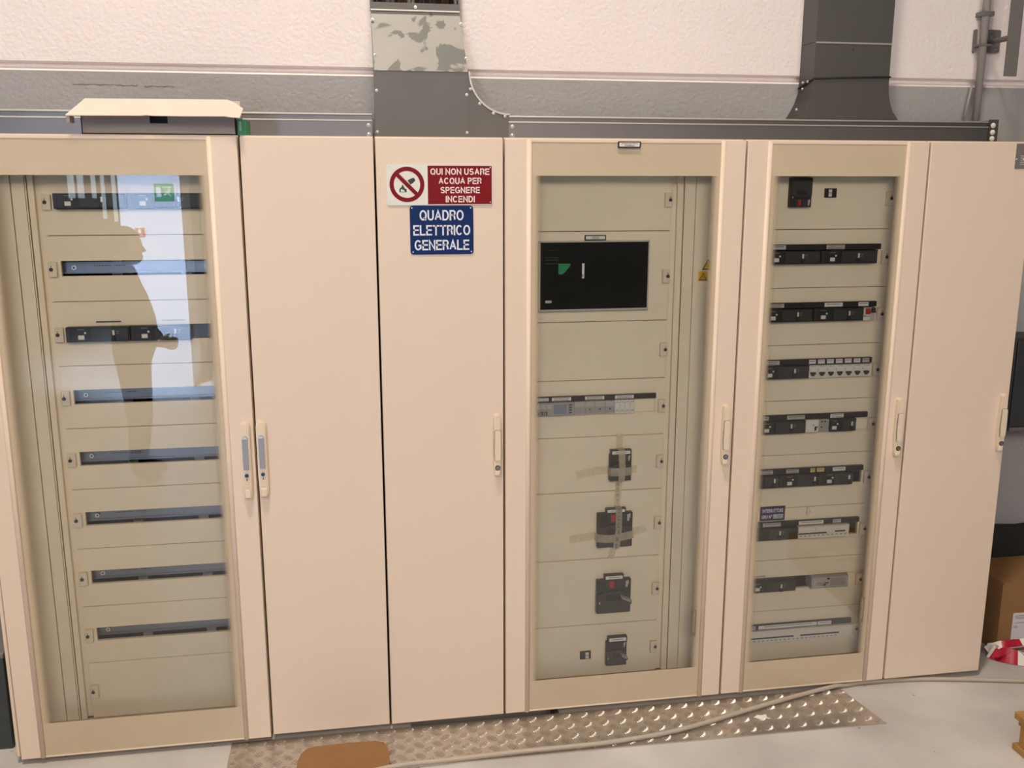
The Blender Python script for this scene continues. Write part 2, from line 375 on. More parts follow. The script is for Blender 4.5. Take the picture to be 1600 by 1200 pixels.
# ---------------------------------------------------------------- cabinets
Z0, Z1, ZT = 0.025, 1.996, 2.0
DY = 0.020            # door thickness
PY = 0.070            # front plates
def lock_handle(door, xc, kind, y=0.0):
    """swing handle on a door"""
    if kind == 'metal':
        z0, z1, h = 0.876, 1.125, 0.0155
        b = MB(LOCKB)
        pts = [(xc + h * 0.92, z0 + 0.012), (xc + h, z0 + 0.06), (xc + h, z1 - h)]
        pts += [(xc + h * math.cos(math.radians(a)), z1 - h + h * math.sin(math.radians(a))) for a in range(15, 180, 15)]
        pts += [(xc - h, z1 - h), (xc - h, z0 + 0.06), (xc - h * 0.78, z0 + 0.012), (xc - h * 0.55, z0), (xc + h * 0.7, z0)]
        b.prism(pts, y - 0.014, y + 0.001, 'y', LOCKB)
        b.prism([(xc + (p[0] - xc) * 0.8, 1.0 + (p[1] - 1.0) * 0.97) for p in pts], y - 0.019, y - 0.014, 'y', LOCKB)
        for k in range(4): b.box(xc - 0.008, xc + 0.008, y - 0.0205, y - 0.019, 0.915 + k * 0.006, 0.918 + k * 0.006)
        b.box(xc - 0.009, xc + 0.0095, y - 0.024, y - 0.018, z0 + 0.003, 0.908, bev=0.003)
        hd = b.build('handle', door)
        g = MB(GRIPM, STEEL); r = 0.0085
        pts = [(xc + r, 0.974), (xc + r, 1.082 - r)] + [(xc + r * math.cos(math.radians(a)), 1.082 - r + r * math.sin(math.radians(a))) for a in range(20, 180, 20)] + [(xc - r, 1.082 - r), (xc - r, 0.974)]
        g.prism(pts, y - 0.0245, y - 0.018, 'y', GRIPM)
        g.prism([(xc + r * 0.9 * math.cos(math.radians(a)), 1.0735 + r * 0.9 * math.sin(math.radians(a))) for a in range(0, 181, 20)], y - 0.0265, y - 0.0245, 'y', STEEL)
        g.build('handle_grip', door)['label'] = 'blue-grey metal grip'
        l = MB(STEEL, INK); l.cyl((xc, y - 0.018, 0.954), (xc, y - 0.0225, 0.954), 0.0085); l.cyl((xc, y - 0.0225, 0.954), (xc, y - 0.0235, 0.954), 0.006, m=INK)
        l.box(xc - 0.001, xc + 0.001, y - 0.022, y - 0.0185, 0.936, 0.948, INK)
        l.build('keyhole', door)['label'] = 'round steel keyhole'
    else:
        z0, z1 = 0.908, 1.119; b = MB(LOCKB); h = 0.0125
        pts = [(xc + h * 0.45, z0), (xc + h * 0.75, z0 + 0.012), (xc + h, z0 + 0.05), (xc + h, z0 + 0.12), (xc + h * 0.85, z1 - 0.01)]
        pts += [(xc + h * 0.85 * math.cos(math.radians(a)), z1 - 0.01 + 0.01 * math.sin(math.radians(a))) for a in range(20, 180, 20)]
        pts += [(xc - h * 0.85, z1 - 0.01), (xc - h * 1.05, z0 + 0.12), (xc - h, z0 + 0.05), (xc - h * 0.75, z0 + 0.012), (xc - h * 0.45, z0)]
        b.prism(pts, y - 0.016, y + 0.001, 'y', LOCKB)
        b.prism([(xc + (p[0] - xc) * 0.8, 1.013 + (p[1] - 1.013) * 0.97) for p in pts], y - 0.021, y - 0.016, 'y', LOCKB)
        b.box(xc - 0.008, xc + 0.008, y - 0.024, y - 0.018, z0 + 0.002, z0 + 0.020, bev=0.003)
        b.build('handle', door)
        # lift-up grip sitting in a thin dark seam
        g = MB(LOCKB, BRACKET); zz0, zz1 = 0.964, 1.066
        def bar(r, zo): return [(xc + r * 0.9, zz0 - zo), (xc + r * 1.1, (zz0 + zz1) / 2 - 0.02), (xc + r * 0.95, zz1 - 0.004 + zo), (xc + r * 0.6, zz1 + zo), (xc - r * 0.6, zz1 + zo), (xc - r * 0.95, zz1 - 0.004 + zo), (xc - r * 1.1, (zz0 + zz1) / 2 - 0.02), (xc - r * 0.9, zz0 - zo)]
        g.prism(bar(0.0112, 0.0012), y - 0.0215, y - 0.019, 'y', BRACKET)
        g.prism(bar(0.0098, 0), y - 0.0255, y - 0.019, 'y', LOCKB)
        g.build('handle_grip', door)
        l = MB(STEEL, INK); zc = 0.938
        l.cyl((xc, y - 0.0205, zc), (xc, y - 0.0235, zc), 0.0085, m=INK); l.cyl((xc, y - 0.0235, zc), (xc, y - 0.0245, zc), 0.005, m=STEEL)
        l.cyl((xc, y - 0.0245, zc), (xc, y - 0.0250, zc), 0.0025, m=INK)
        l.build('keyhole', door)['label'] = 'round dark keyhole'

def carcass(root, x0, x1, panel_left=False, panel_right=False):
    b = MB(CREAM, DARKIN); t = 0.012; xa, xb = x0 + 0.003, x1 - 0.003
    y0, y1 = DY + 0.004, 0.34
    b.box(xa, xa + t, y0, y1, Z0, ZT); b.box(xb - t, xb, y0, y1, Z0, ZT)
    b.box(xa + t, xb - t, y0, y1, ZT - t, ZT); b.box(xa + t, xb - t, y0, y1, Z0, Z0 + t)
    b.box(xa + t, xb - t, y1 - t, y1, Z0 + t, ZT - t, DARKIN)
    b.box(xa + t, xb - t, y0, PY + 0.004, Z0 + t, 0.1035)          # sill under the plates
    b.box(xa + t, xb - t, y0, PY + 0.004, 1.907, ZT - t)
    for x in (xa + 0.06, xb - 0.06): b.cyl((x, 0.10, 0), (x, 0.10, Z0), 0.02, m=DARKIN); b.cyl((x, 0.30, 0), (x, 0.30, Z0), 0.02, m=DARKIN)
    if panel_left: b.box(x0 - 0.013, x0 - 0.001, 0.004, y1, Z0, ZT, bev=0.003)
    if panel_right: b.box(x1 + 0.001, x1 + 0.010, 0.02, y1, Z0, ZT, bev=0.002)
    return b.build('body', root)

def solid_cabinet(x0, x1, label, handle_x, kind, dz=0.0, **kw):
    r = thing('electrical_cabinet', label, 'cabinet', ((x0 + x1) / 2, 0.0, 0.0), 'beige electrical cabinets in a row')
    carcass(r, x0, x1, **kw)
    d = MB(CREAM); d.box(x0 + 0.0034, x1 - 0.0034, 0.0, DY, Z0 + dz, Z1, bev=0.0025)
    door = d.build('door', r)
    lock_handle(door, handle_x, kind)
    return r, door

def glass_door(r, x0, x1, gx0, gx1, handle_x, kind, yo=0.0, zo=0.0):
    d = MB(CREAM); a, b = x0 + 0.0034, x1 - 0.0034; zb, zt = Z0 + zo, Z1
    d.box(a, gx0, yo, yo + DY, zb, zt, bev=0.0025); d.box(gx1, b, yo, yo + DY, zb, zt, bev=0.0025)
    d.box(gx0 - 0.004, gx1 + 0.004, yo, yo + DY, zt - 0.011, zt, bev=0.002)
    d.box(gx0 - 0.004, gx1 + 0.004, yo + 0.001, yo + DY, zb, zb + 0.006, bev=0.001)
    # rounded bead along the inner edge of both stiles
    for gx, s in ((gx0, -1), (gx1, 1)):
        pts = [(gx + s * 0.0, yo + 0.004)] + [(gx + s * (0.008 - 0.008 * math.cos(math.radians(k))), yo - 0.005 * math.sin(math.radians(k))) for k in range(0, 181, 20)] + [(gx + s * 0.016, yo + 0.004)]
        d.prism(pts, zb + 0.001, zt - 0.001, 'z', CREAM, True)
    door = d.build('door', r)
    MB(GLASS).box(gx0 + 0.0005, gx1 - 0.0005, yo + 0.003, yo + 0.007, zb + 0.007, zt - 0.012).build('glass_pane', door)
    yp = yo + 0.0022
    MB(PRINT).box(gx0 + 0.0003, gx1 - 0.0003, yp, yp + 0.0006, 1.883, zt - 0.011).build('printed_band', door)
    MB(PRINT).box(gx0 + 0.0003, gx1 - 0.0003, yp, yp + 0.0006, zb + 0.006, 0.141).build('printed_band', door)
    f = MB(FADE); uvl = f.bm.loops.layers.uv.new('UVMap')
    for e, s in ((gx0, 1), (gx1, -1)):
        wd = 0.036
        vs = [f.bm.verts.new((e + s * u * wd, yp + 0.0004, z)) for u, z in ((0, 0.141), (1, 0.141), (1, 1.883), (0, 1.883))]
        fc = f.bm.faces.new(vs)
        for l, u in zip(fc.loops, (0, 1, 1, 0)): l[uvl].uv = (u, 0)
    f.build('printed_border', door)
    lock_handle(door, handle_x, kind, yo)
    return door

def front_plate(r, x0, x1, z0, z1, hole=None, y=PY):
    g = 0.0011; b = MB(CREAMIN); z0 += g; z1 -= g
    if hole:
        a, c, e, f = hole
        b.box(x0, x1, y, y + 0.012, z0, e); b.box(x0, x1, y, y + 0.012, f, z1)
        b.box(x0, a, y, y + 0.012, e, f); b.box(c, x1, y, y + 0.012, e, f)
    else: b.box(x0, x1, y, y + 0.012, z0, z1, bev=0.0008)
    return b.build('front_plate', r)
def plate_lock(p, x, z, side):
    b = MB(LOCKB, INK); b.box(x - 0.0125, x + 0.0125, PY - 0.011, PY, z - 0.023, z + 0.023, bev=0.002)
    xs = x - 0.004 if side < 0 else x + 0.005
    b.cyl((xs, PY - 0.011, z), (xs, PY - 0.0125, z), 0.0058, m=INK); b.box(xs - 0.0007, xs + 0.0007, PY - 0.0122, PY - 0.0109, z + 0.006, z + 0.012, INK)
    b.build('turn_lock', p)
def din_rail(r, x0, x1, zc):
    b = MB(RAILM, DARKIN); y = 0.106
    b.box(x0 - 0.02, x1 + 0.02, y, y + 0.0015, zc - 0.0125, zc + 0.0125, RAILM)
    for s in (-1, 1):
        b.box(x0 - 0.02, x1 + 0.02, y - 0.0065, y, zc + s * 0.0125 - 0.0007, zc + s * 0.0125 + 0.0007, RAILM)
        b.box(x0 - 0.02, x1 + 0.02, y - 0.0075, y - 0.0065, zc + s * 0.015 - 0.0027, zc + s * 0.015 + 0.0027, RAILM)
    b.cyl((x0 + 0.028, y, zc), (x0 + 0.028, y - 0.006, zc), 0.007, m=STEEL); b.cyl((x0 + 0.028, y - 0.006, zc), (x0 + 0.028, y - 0.0065, zc), 0.003, m=INK)
    for xx in (0.30 * (x1 - x0) + x0, 0.78 * (x1 - x0) + x0): b.box(xx, xx + 0.03, y + 0.03, y + 0.034, zc - 0.09, zc + 0.03, GREYP)
    for i in range(7):
        xx = x0 + 0.085 + 0.0075 * i; b.box(xx, xx + 0.005, y - 0.0004, y, zc + 0.004, zc + 0.0065, INK)
    for i in range(4):
        xx = x0 + 0.15 + 0.0075 * i; b.box(xx, xx + 0.005, y - 0.0004, y, zc + 0.004, zc + 0.0065, INK)
    return b.build('mounting_rail', r)
def lines(b, x0, x1, zs, y, h=0.0016):
    """unreadably small print"""
    rnd = random.Random(int((x0 * 7 + zs[0] * 13) * 1000))
    for z in zs:
        x = x0 + (x1 - x0) * 0.1
        while x < x0 + (x1 - x0) * 0.88:
            w_ = rnd.uniform(0.003, 0.008); b.box(x, min(x + w_, x0 + (x1 - x0) * 0.92), y - 0.0003, y, z - h / 2, z + h / 2, INK); x += w_ + 0.0016
def paper_label(parent, x0, x1, z0, z1, y, m=LABELW, rows=1, name='label'):
    b = MB(m, INK); b.box(x0, x1, y - 0.0012, y, z0, z1, m)
    h = z1 - z0
    lines(b, x0, x1, [z0 + h * (k + 0.5 + (0.15 if rows == 1 else 0)) / rows for k in range(rows)], y - 0.0012, min(0.0022, h * 0.2))
    return b.build(name, parent)
def label_strip(r, x0, x1, z0, z1, labels, m=BLACK):
    y = 0.058; b = MB(m); b.box(x0, x1, y, PY + 0.02, z0, z1, m)
    b.box(x0, x1, y - 0.0012, y, z0, z0 + 0.0015, BLACK2)
    s = b.build('label_strip', r)
    for l in labels: paper_label(s, l[0], l[1], z0 + 0.002, z1 - 0.0025, y, l[2] if len(l) > 2 else LABELW, l[3] if len(l) > 3 else 1)
    return s
def breaker(r, x0, x1, z0, z1, button=None, mark=None, body=BLACK, tail=None):
    """black moulded breaker row: stepped front, white test button, white state mark"""
    y = 0.048; b = MB(body, BLACK2, LABELG)
    b.box(x0 + 0.0006, x1 - 0.0006, y, 0.10, z0, z1, body, bev=0.0015)
    st = min(0.075, (x1 - x0) * 0.45)
    xm = x0 + st
    b.box(xm, x1 - 0.004, y - 0.004, y, z0 + 0.004, z1 - 0.003, BLACK2, bev=0.0015)
    b.box(x0 + 0.004, x0 + 0.012, y - 0.002, y, z0 + 0.004, z1 - 0.004, BLACK2)
    if tail: b.box(tail[0], tail[1], y - 0.005, y, z0 + 0.003, z1 - 0.004, tail[2])
    if button is not None:
        lines(b, button - 0.014, button + 0.016, [z1 - 0.006, z1 - 0.0095], y - 0.0001, 0.001)
        b.box(button - 0.010, button + 0.010, y - 0.0005, y, z1 - 0.0072, z1 - 0.0062, LABELG)
    if mark is not None:
        b.box(mark + 0.009, mark + 0.016, y - 0.0045, y - 0.004, z1 - 0.0145, z1 - 0.0135, LABELG); b.box(mark + 0.009, mark + 0.014, y - 0.0045, y - 0.004, z1 - 0.021, z1 - 0.020, LABELG)
    o = b.build('circuit_breaker', r)
    if button is not None:
        t = MB(WHITEP); t.box(button - 0.009, button + 0.009, y - 0.0025, y, z0 + 0.0085, z0 + 0.0215, bev=0.0012); t.build('test_button', o)['label'] = 'square white test button'
        t = MB(WHITEP); t.cyl((button + 0.012, y - 0.002, z1 - 0.0175), (button + 0.012, y, z1 - 0.0175), 0.0032); t.build('indicator', o)['label'] = 'small round white indicator'
    if mark is not None:
        t = MB(WHITEP, BLACK); t.box(mark - 0.003, mark + 0.003, y - 0.0055, y - 0.003, z1 - 0.025, z1 - 0.010, WHITEP)
        t.box(mark - 0.008, mark + 0.005, y - 0.010, y - 0.003, z0 + 0.003, z1 - 0.027, BLACK, bev=0.002)
        t.build('toggle', o)
    return o
def moulded_case_breaker(r, x0, x1, z0, z1, lab, red=True, flip=False, handle=True):
    """big black breaker with a rotary or rocker handle and a framed paper label above"""
    y = 0.052; b = MB(BLACK, BLACK2, REDP, LABELG); W, H = x1 - x0, z1 - z0
    b.box(x0, x1, y, 0.10, z0, z1, BLACK, bev=0.002)
    za, zb = (z0 + 0.03 * H, z0 + 0.27 * H) if flip else (z1 - 0.27 * H, z1 - 0.03 * H)
    b.box(x0 + 0.28 * W, x0 + 0.52 * W, y - 0.0006, y, za, zb, BLACK2); b.box(x0 + 0.38 * W, x0 + 0.50 * W, y - 0.0012, y, za + 0.1 * (zb - za), zb - 0.1 * (zb - za), REDP if red else BLACK2)
    b.box(x0 + 0.58 * W, x0 + 0.80 * W, y - 0.0006, y, za, zb, BLACK2)
    lines(b, x0 + 0.58 * W, x0 + 0.8 * W, [za + 0.5 * (zb - za)], y - 0.0006)
    b.box(x0 + 0.84 * W, x0 + 0.90 * W, y - 0.0008, y, za + 0.1 * (zb - za), zb - 0.1 * (zb - za), LABELG)
    b.box(x0 + 0.90 * W, x0 + 0.93 * W, y - 0.0008, y, za + 0.45 * (zb - za), zb, LABELG)
    # curved shoulder line and the raised lower half
    n = 10; cz = z1 - 0.40 * H if not flip else z0 + 0.40 * H; s = 1 if not flip else -1
    top = [(x0 + 0.03 * W + 0.94 * W * k / n, cz + s * 0.07 * H * math.sin(math.pi * k / n)) for k in range(n + 1)]
    other = z0 + 0.02 * H if not flip else z1 - 0.02 * H
    b.prism(top + [(x1 - 0.03 * W, other), (x0 + 0.03 * W, other)], y - 0.006, y, 'y', BLACK2)
    b.box(x0 + 0.06 * W, x0 + 0.09 * W, y - 0.0066, y - 0.005, z0 + 0.30 * H, z0 + 0.37 * H, LABELG)
    mz = z0 + 0.50 * H
    b.box(x0 + 0.26 * W, x0 + 0.70 * W, y - 0.0065, y - 0.004, mz - 0.10 * H, mz + 0.06 * H, RUBBER)
    b.box(x0 + 0.28 * W, x0 + 0.66 * W, y - 0.0075, y - 0.005, mz - 0.125 * H, mz - 0.105 * H, BLACK2)
    o = b.build('circuit_breaker', r)
    if handle:
        h = MB(BLACK2, GREYP)
        h.hexa([(x0 + 0.66 * W, y - 0.006, mz + 0.07 * H), (x0 + 0.94 * W, y - 0.006, mz - 0.05 * H), (x0 + 0.94 * W, y - 0.03, mz - 0.05 * H), (x0 + 0.66 * W, y - 0.03, mz + 0.07 * H),
                (x0 + 0.68 * W, y - 0.006, mz + 0.0 * H), (x0 + 0.94 * W, y - 0.006, mz - 0.11 * H), (x0 + 0.94 * W, y - 0.03, mz - 0.11 * H), (x0 + 0.68 * W, y - 0.03, mz + 0.0 * H)], GREYP)
        h.box(x0 + 0.84 * W, x0 + 0.97 * W, y - 0.028, y - 0.005, mz - 0.17 * H, mz - 0.06 * H, BLACK2, bev=0.002)
        h.build('breaker_handle', o)
    if lab:
        f = MB(BLACK, LABELW); a, c, e, g = lab
        f.box(a, c, y, PY + 0.001, e, g, BLACK); f.box(a + 0.004, c - 0.004, y - 0.0008, y, e + 0.003, g - 0.004, LABELW)
        lines(f, a + 0.012, c - 0.012, [(e + g) / 2], y - 0.0008, 0.002)
        f.build('label_frame', o)['label'] = 'white paper label in a black frame'
    return o
def small_switch(r, x0, x1, z0, z1):
    b = MB(BLACK, WHITEP); b.box(x0, x1, PY - 0.006, PY + 0.001, z0, z1, BLACK, bev=0.001); o = b.build('panel_switch', r)
    xm = x0 + (x1 - x0) * (0.43 if x1 > 1.5 else 0.63); zm = (z0 + z1) / 2
    t = MB(WHITEP); t.box(xm - 0.006, xm + 0.006, PY - 0.0085, PY - 0.006, zm + 0.001, z1 - 0.003, bev=0.001); t.box(xm - 0.006, xm + 0.006, PY - 0.0085, PY - 0.006, z0 + 0.003, zm - 0.001, bev=0.001)
    t.build('switch_buttons', o)
def brand_tag(door, xc, z0, z1, back, ink):
    b = MB(back, ink)
    if back is not GLASS: b.box(xc - 0.008, xc + 0.008, 0.0018, 0.0024, z0, z1, back)
    b.mesh(text_mesh('Schneider', xc, z0 + 0.56 * (z1 - z0), (z1 - z0) * 0.82, 0.0085, 0.0018, 0.0003, 0.01, math.pi / 2), ink)
    b.build('brand_mark', door)

# ---- cabinet with the glass door at the left end
r1 = thing('electrical_cabinet', 'leftmost beige electrical cabinet with glass door, under the flat white carton', 'cabinet', (-0.4, 0, 0), 'beige electrical cabinets in a row')
carcass(r1, -0.8, 0.0, panel_left=True)
d1 = glass_door(r1, -0.8, 0.0, -0.721, -0.092, -0.0300, 'metal', -0.006, -0.005)
for a, c, nm in ((-0.785, -0.670, 'cable_duct_cover'), (-0.667, -0.6305, 'cable_duct_cover'), (-0.6285, -0.6255, 'duct_trim'), (-0.6215, -0.605, 'frame_upright')):
    MB(CREAMIN).box(a, c, PY, PY + 0.03, 0.1045, 1.906).build(nm, r1)
MB(CREAMIN).box(-0.606, -0.583, PY + 0.016, PY + 0.03, 0.1045, 1.906).build('frame_groove', r1)
for k in range(9):
    z = 0.105 + 0.2 * k; sx0, sx1 = -0.549, -0.117
    hole = None if k == 0 else (sx0, sx1, z + 0.0775, z + 0.1235)
    p = front_plate(r1, -0.584, -0.055, z, z + 0.2, hole); plate_lock(p, -0.571, z + 0.099, -1)
    if k in (1, 2, 3, 4, 5, 7): din_rail(r1, sx0, sx1, z + 0.1005)
    if k == 8:
        breaker(r1, -0.549, -0.340, z + 0.080, z + 0.125, -0.507, -0.410); breaker(r1, -0.339, -0.117, z + 0.080, z + 0.125, -0.294, -0.190)
    if k == 6:
        breaker(r1, -0.549, -0.362, z + 0.077, z + 0.123, -0.504, -0.409); breaker(r1, -0.361, -0.180, z + 0.077, z + 0.123, -0.319, -0.227)
        MB(BLACK2).box(-0.178, -0.117, 0.075, 0.1, z + 0.078, z + 0.123).build('blanking_cover', r1)
        MB(INK).box(-0.463, -0.390, PY - 0.0015, PY, z + 0.134, z + 0.138).build('label', p); MB(LABELG).box(-0.27, -0.20, PY - 0.0015, PY, z + 0.135, z + 0.138).build('label', p)

# ---- two blind cabinets
r2, d2 = solid_cabinet(0.0, 0.4, 'narrow blind beige cabinet with blue-grey handle, left of the one with signs', 0.0195, 'metal')
r3, d3 = solid_cabinet(0.4, 0.8, 'narrow beige cabinet whose solid door carries the red and blue signs', 0.774, 'cream', dz=-0.001)

# ---- middle glass cabinet with the black display
r4 = thing('electrical_cabinet', 'wide beige cabinet with glass door, black display and taped breakers inside', 'cabinet', (1.2, 0, 0), 'beige electrical cabinets in a row')
carcass(r4, 0.8, 1.6)
d4 = glass_door(r4, 0.8, 1.6, 0.888, 1.512, 1.568, 'cream', 0.0, -0.001)
nl = MB(BLACK, LABELW, INK); nl.prism(rrect(1.165, 1.239, 1.9695, 1.9895, 0.002), -0.006, -0.0005, 'y', BLACK); nl.box(1.169, 1.235, -0.0068, -0.006, 1.9735, 1.986, LABELW)
nl.mesh(text_mesh('QUADRO ELETTRICO', 1.202, 1.9825, 0.054, 0.0042, -0.0068, 0.0003, 0.02), INK); nl.mesh(text_mesh('GENERALE', 1.202, 1.9768, 0.032, 0.0042, -0.0068, 0.0003, 0.02), INK)
nl.build('name_plate', d4)['label'] = 'small black framed name plate at the top of the door'
MB(CREAMIN).box(1.373, 1.394, PY + 0.012, PY + 0.03, 0.1045, 1.906).build('frame_groove', r4)
for a, c, nm in ((1.394, 1.4145, 'frame_upright'), (1.4185, 1.4565, 'cable_duct_cover'), (1.4585, 1.58, 'cable_duct_cover')):
    MB(CREAMIN).box(a, c, PY, PY + 0.03, 0.1045, 1.906).build(nm, r4)
zz = [0.105, 0.305, 0.556, 0.806, 1.005, 1.205, 1.405, 1.705, 1.905]; P4 = []
for k in range(8):
    hole = (0.906, 1.338, zz[k] + 0.082, zz[k] + 0.130) if k == 4 else None
    p = front_plate(r4, 0.83, 1.3725, zz[k], zz[k + 1], hole); P4.append(p)
    plate_lock(p, 1.361, (0.203, 0.430, 0.680, 0.907, 1.106, 1.304, 1.554, 1.806)[k], 1)
# display
b = MB(STEEL, LABELG); sx0, sx1, sz0, sz1 = 0.924, 1.299, 1.442, 1.674
b.box(sx0, sx1, PY - 0.012, PY, sz0, sz0 + 0.008, LABELG, bev=0.002); b.box(sx0, sx1, PY - 0.012, PY, sz1 - 0.004, sz1, LABELG); b.box(sx0, sx0 + 0.005, PY - 0.012, PY, sz0, sz1, LABELG); b.box(sx1 - 0.004, sx1, PY - 0.012, PY, sz0, sz1, LABELG)
ds = b.build('display_frame', r4)
b = MB(SCREEN, BLACK2); b.box(sx0 + 0.005, sx1 - 0.004, PY - 0.010, PY - 0.001, sz0 + 0.008, sz1 - 0.004, SCREEN)
lines(b, 0.942, 0.992, [1.645], PY - 0.010, 0.001)
for z in (1.6, 1.612, 1.62): b.box(0.945, 0.988, PY - 0.0103, PY - 0.01, z, z + 0.002, BLACK2)
b.build('display_screen', ds)['label'] = 'black display screen'
b = MB(GREEN); b.prism([(0.990, 1.601), (1.030, 1.601), (1.030, 1.594), (1.014, 1.575), (1.004, 1.566), (0.990, 1.566)], PY - 0.0108, PY - 0.0101, 'y'); b.build('sticker', ds)['label'] = 'green patch with a cut corner'  # flat green patch on the screen, one corner cut away
b = MB(PAPERW, INK); b.box(1.070, 1.0775, PY - 0.0108, PY - 0.0101, 1.552, 1.601, PAPERW); b.box(1.0715, 1.074, PY - 0.0111, PY - 0.0108, 1.556, 1.566, INK); b.build('sticker', ds)['label'] = 'narrow upright white patch'  # narrow white patch on the screen with a small dark mark
b = MB(LABELG); b.box(0.947, 0.968, PY - 0.0108, PY - 0.0101, 1.4715, 1.480); b.build('sticker', ds)['label'] = 'small pale sticker at the lower left'
b = MB(BLACK, LABELW, INK); b.prism(rrect(1.079, 1.151, 1.6755, 1.693, 0.002), PY - 0.005, PY, 'y', BLACK); b.box(1.0825, 1.1475, PY - 0.006, PY - 0.005, 1.679, 1.690, LABELW); lines(b, 1.1, 1.13, [1.682, 1.687], PY - 0.006, 0.0018); b.build('label_frame', P4[6])
# modules
label_strip(r4, 0.906, 1.338, 1.137, 1.153, ((0.91, 0.960, LABELW, 2), (0.972, 1.038, LABELW, 2), (1.087, 1.154, LABELW, 2), (1.192, 1.258, LABELW, 2)))
b = MB(GREYP, LCD, BLACK2, LABELG); b.box(0.906, 1.0475, 0.052, 0.1, 1.089, 1.134, GREYP, bev=0.001); b.box(0.978, 1.022, 0.0505, 0.053, 1.094, 1.127, LCD)
for i in range(4): b.box(1.030, 1.040, 0.0505, 0.052, 1.096 + i * 0.009, 1.101 + i * 0.009, BLACK2)
for i in range(3): b.box(0.915 + i * 0.019, 0.931 + i * 0.019, 0.0505, 0.052, 1.114, 1.128, LABELG); b.box(0.917 + i * 0.014, 0.927 + i * 0.014, 0.051, 0.052, 1.092, 1.104, INK); b.box(0.919 + i * 0.014, 0.922 + i * 0.014, 0.0505, 0.052, 1.094, 1.102, LABELG)
b.build('power_meter', r4)['label'] = 'grey meter with a blue-grey screen'
for i, (a, c) in enumerate(((1.049, 1.0865), (1.087, 1.1195), (1.120, 1.1565), (1.157, 1.190))):
    b = MB(LABELG, INK, GREYP); b.box(a, c, 0.055, 0.1, 1.089, 1.134, LABELG, bev=0.001); b.box(a + 0.002, c - 0.002, 0.053, 0.055, 1.118, 1.131, LABELG); b.box(a + 0.002, c - 0.002, 0.0535, 0.055, 1.093, 1.114, GREYP)
    if i: b.cyl(((a + c) / 2, 0.0535, 1.106), ((a + c) / 2, 0.0525, 1.106), 0.003, m=INK)
    b.build('fuse_holder', r4)
for i in range(4):
    a = 1.1905 + i * 0.0179; b = MB(WHITEP, LABELG, GREYP); b.box(a, a + 0.0174, 0.052, 0.1, 1.0885, 1.135, WHITEP, bev=0.001); b.box(a + 0.003, a + 0.014, 0.0512, 0.052, 1.126, 1.130, GREYP); b.box(a + 0.004, a + 0.014, 0.0512, 0.052, 1.095, 1.102, LABELG)
    b.build('relay', r4)
MB(CREAMIN).box(1.2625, 1.3365, PY - 0.002, 0.09, 1.088, 1.134, bev=0.001).build('blanking_cover', r4)
moulded_case_breaker(r4, 1.178, 1.255, 0.847, 0.941, (1.181, 1.254, 0.940, 0.958), handle=False)
moulded_case_breaker(r4, 1.1385, 1.265, 0.603, 0.7295, (1.169, 1.240, 0.729, 0.746), handle=False)
moulded_case_breaker(r4, 1.1405, 1.2655, 0.3535, 0.480, (1.168, 1.238, 0.479, 0.498))
moulded_case_breaker(r4, 1.1805, 1.256, 0.148, 0.239, (1.186, 1.257, 0.238, 0.258), red=False)
small_switch(r4, 1.0865, 1.1265, 0.1735, 0.204)
# warning stickers on the duct cover
b = MB(YELLOW, INK); y = PY - 0.0005
b.box(1.477, 1.511, y - 0.0005, y + 0.0005, 1.535, 1.568, YELLOW)
def tri(b, cx, zb, s, h, y, m): b.prism([(cx - s, zb), (cx + s, zb), (cx, zb + h)], y - 0.0003, y, 'y', m)
tri(b, 1.494, 1.538, 0.0145, 0.026, y - 0.0005, INK); tri(b, 1.494, 1.5405, 0.0105, 0.019, y - 0.0008, YELLOW)
b.prism([(1.4955, 1.556), (1.4915, 1.5485), (1.4945, 1.5485), (1.4925, 1.542), (1.497, 1.550), (1.494, 1.550)], y - 0.0014, y - 0.0011, 'y', INK)
b.build('warning_sticker', r4)['label'] = 'yellow square sticker with a black lightning triangle'
b = MB(INK, YELLOW); tri(b, 1.510, 1.573, 0.021, 0.037, y, INK); tri(b, 1.510, 1.5765, 0.0155, 0.0275, y - 0.0003, YELLOW)
b.prism([(1.5115, 1.598), (1.507, 1.588), (1.510, 1.588), (1.508, 1.579), (1.513, 1.590), (1.510, 1.590)], y - 0.0009, y - 0.0006, 'y', INK)
b.build('warning_sticker', r4)['label'] = 'yellow triangular lightning sticker'
brand_tag(d4, 1.488, 0.264, 0.364, TAGB, TAGT)

# ---- glass cabinet with the rows of breakers
r5 = thing('electrical_cabinet', 'beige cabinet with glass door showing nine rows of breakers and terminals', 'cabinet', (1.925, 0, 0), 'beige electrical cabinets in a row')
carcass(r5, 1.6, 2.25)
d5 = glass_door(r5, 1.6, 2.25, 1.688, 2.164, 2.214, 'cream', 0.0, -0.0005)
MB(CREAMIN).box(2.169, 2.232, PY + 0.004, PY + 0.03, 0.1045, 1.906).build('frame_upright', r5)
P5 = []
for k in range(9):
    z = 0.1055 + 0.2 * k
    if k == 8: hole = None
    elif k == 1: hole = (1.70, 2.134, z + 0.083, z + 0.132)
    else: hole = (1.70, 2.134, z + 0.083, z + 0.150)
    p = front_plate(r5, 1.63, 2.168, z, z + 0.2, hole); P5.append(p); plate_lock(p, 2.1535, z + 0.1035, 1)
# row 1
moulded_case_breaker(r5, 1.784, 1.8605, 1.781, 1.879, None, flip=True, handle=False)
b = MB(INK); lines(b, 1.782, 1.868, [1.884], PY - 0.001, 0.004); b.build('label', P5[8])
small_switch(r5, 1.9145, 1.957, 1.8125, 1.843)
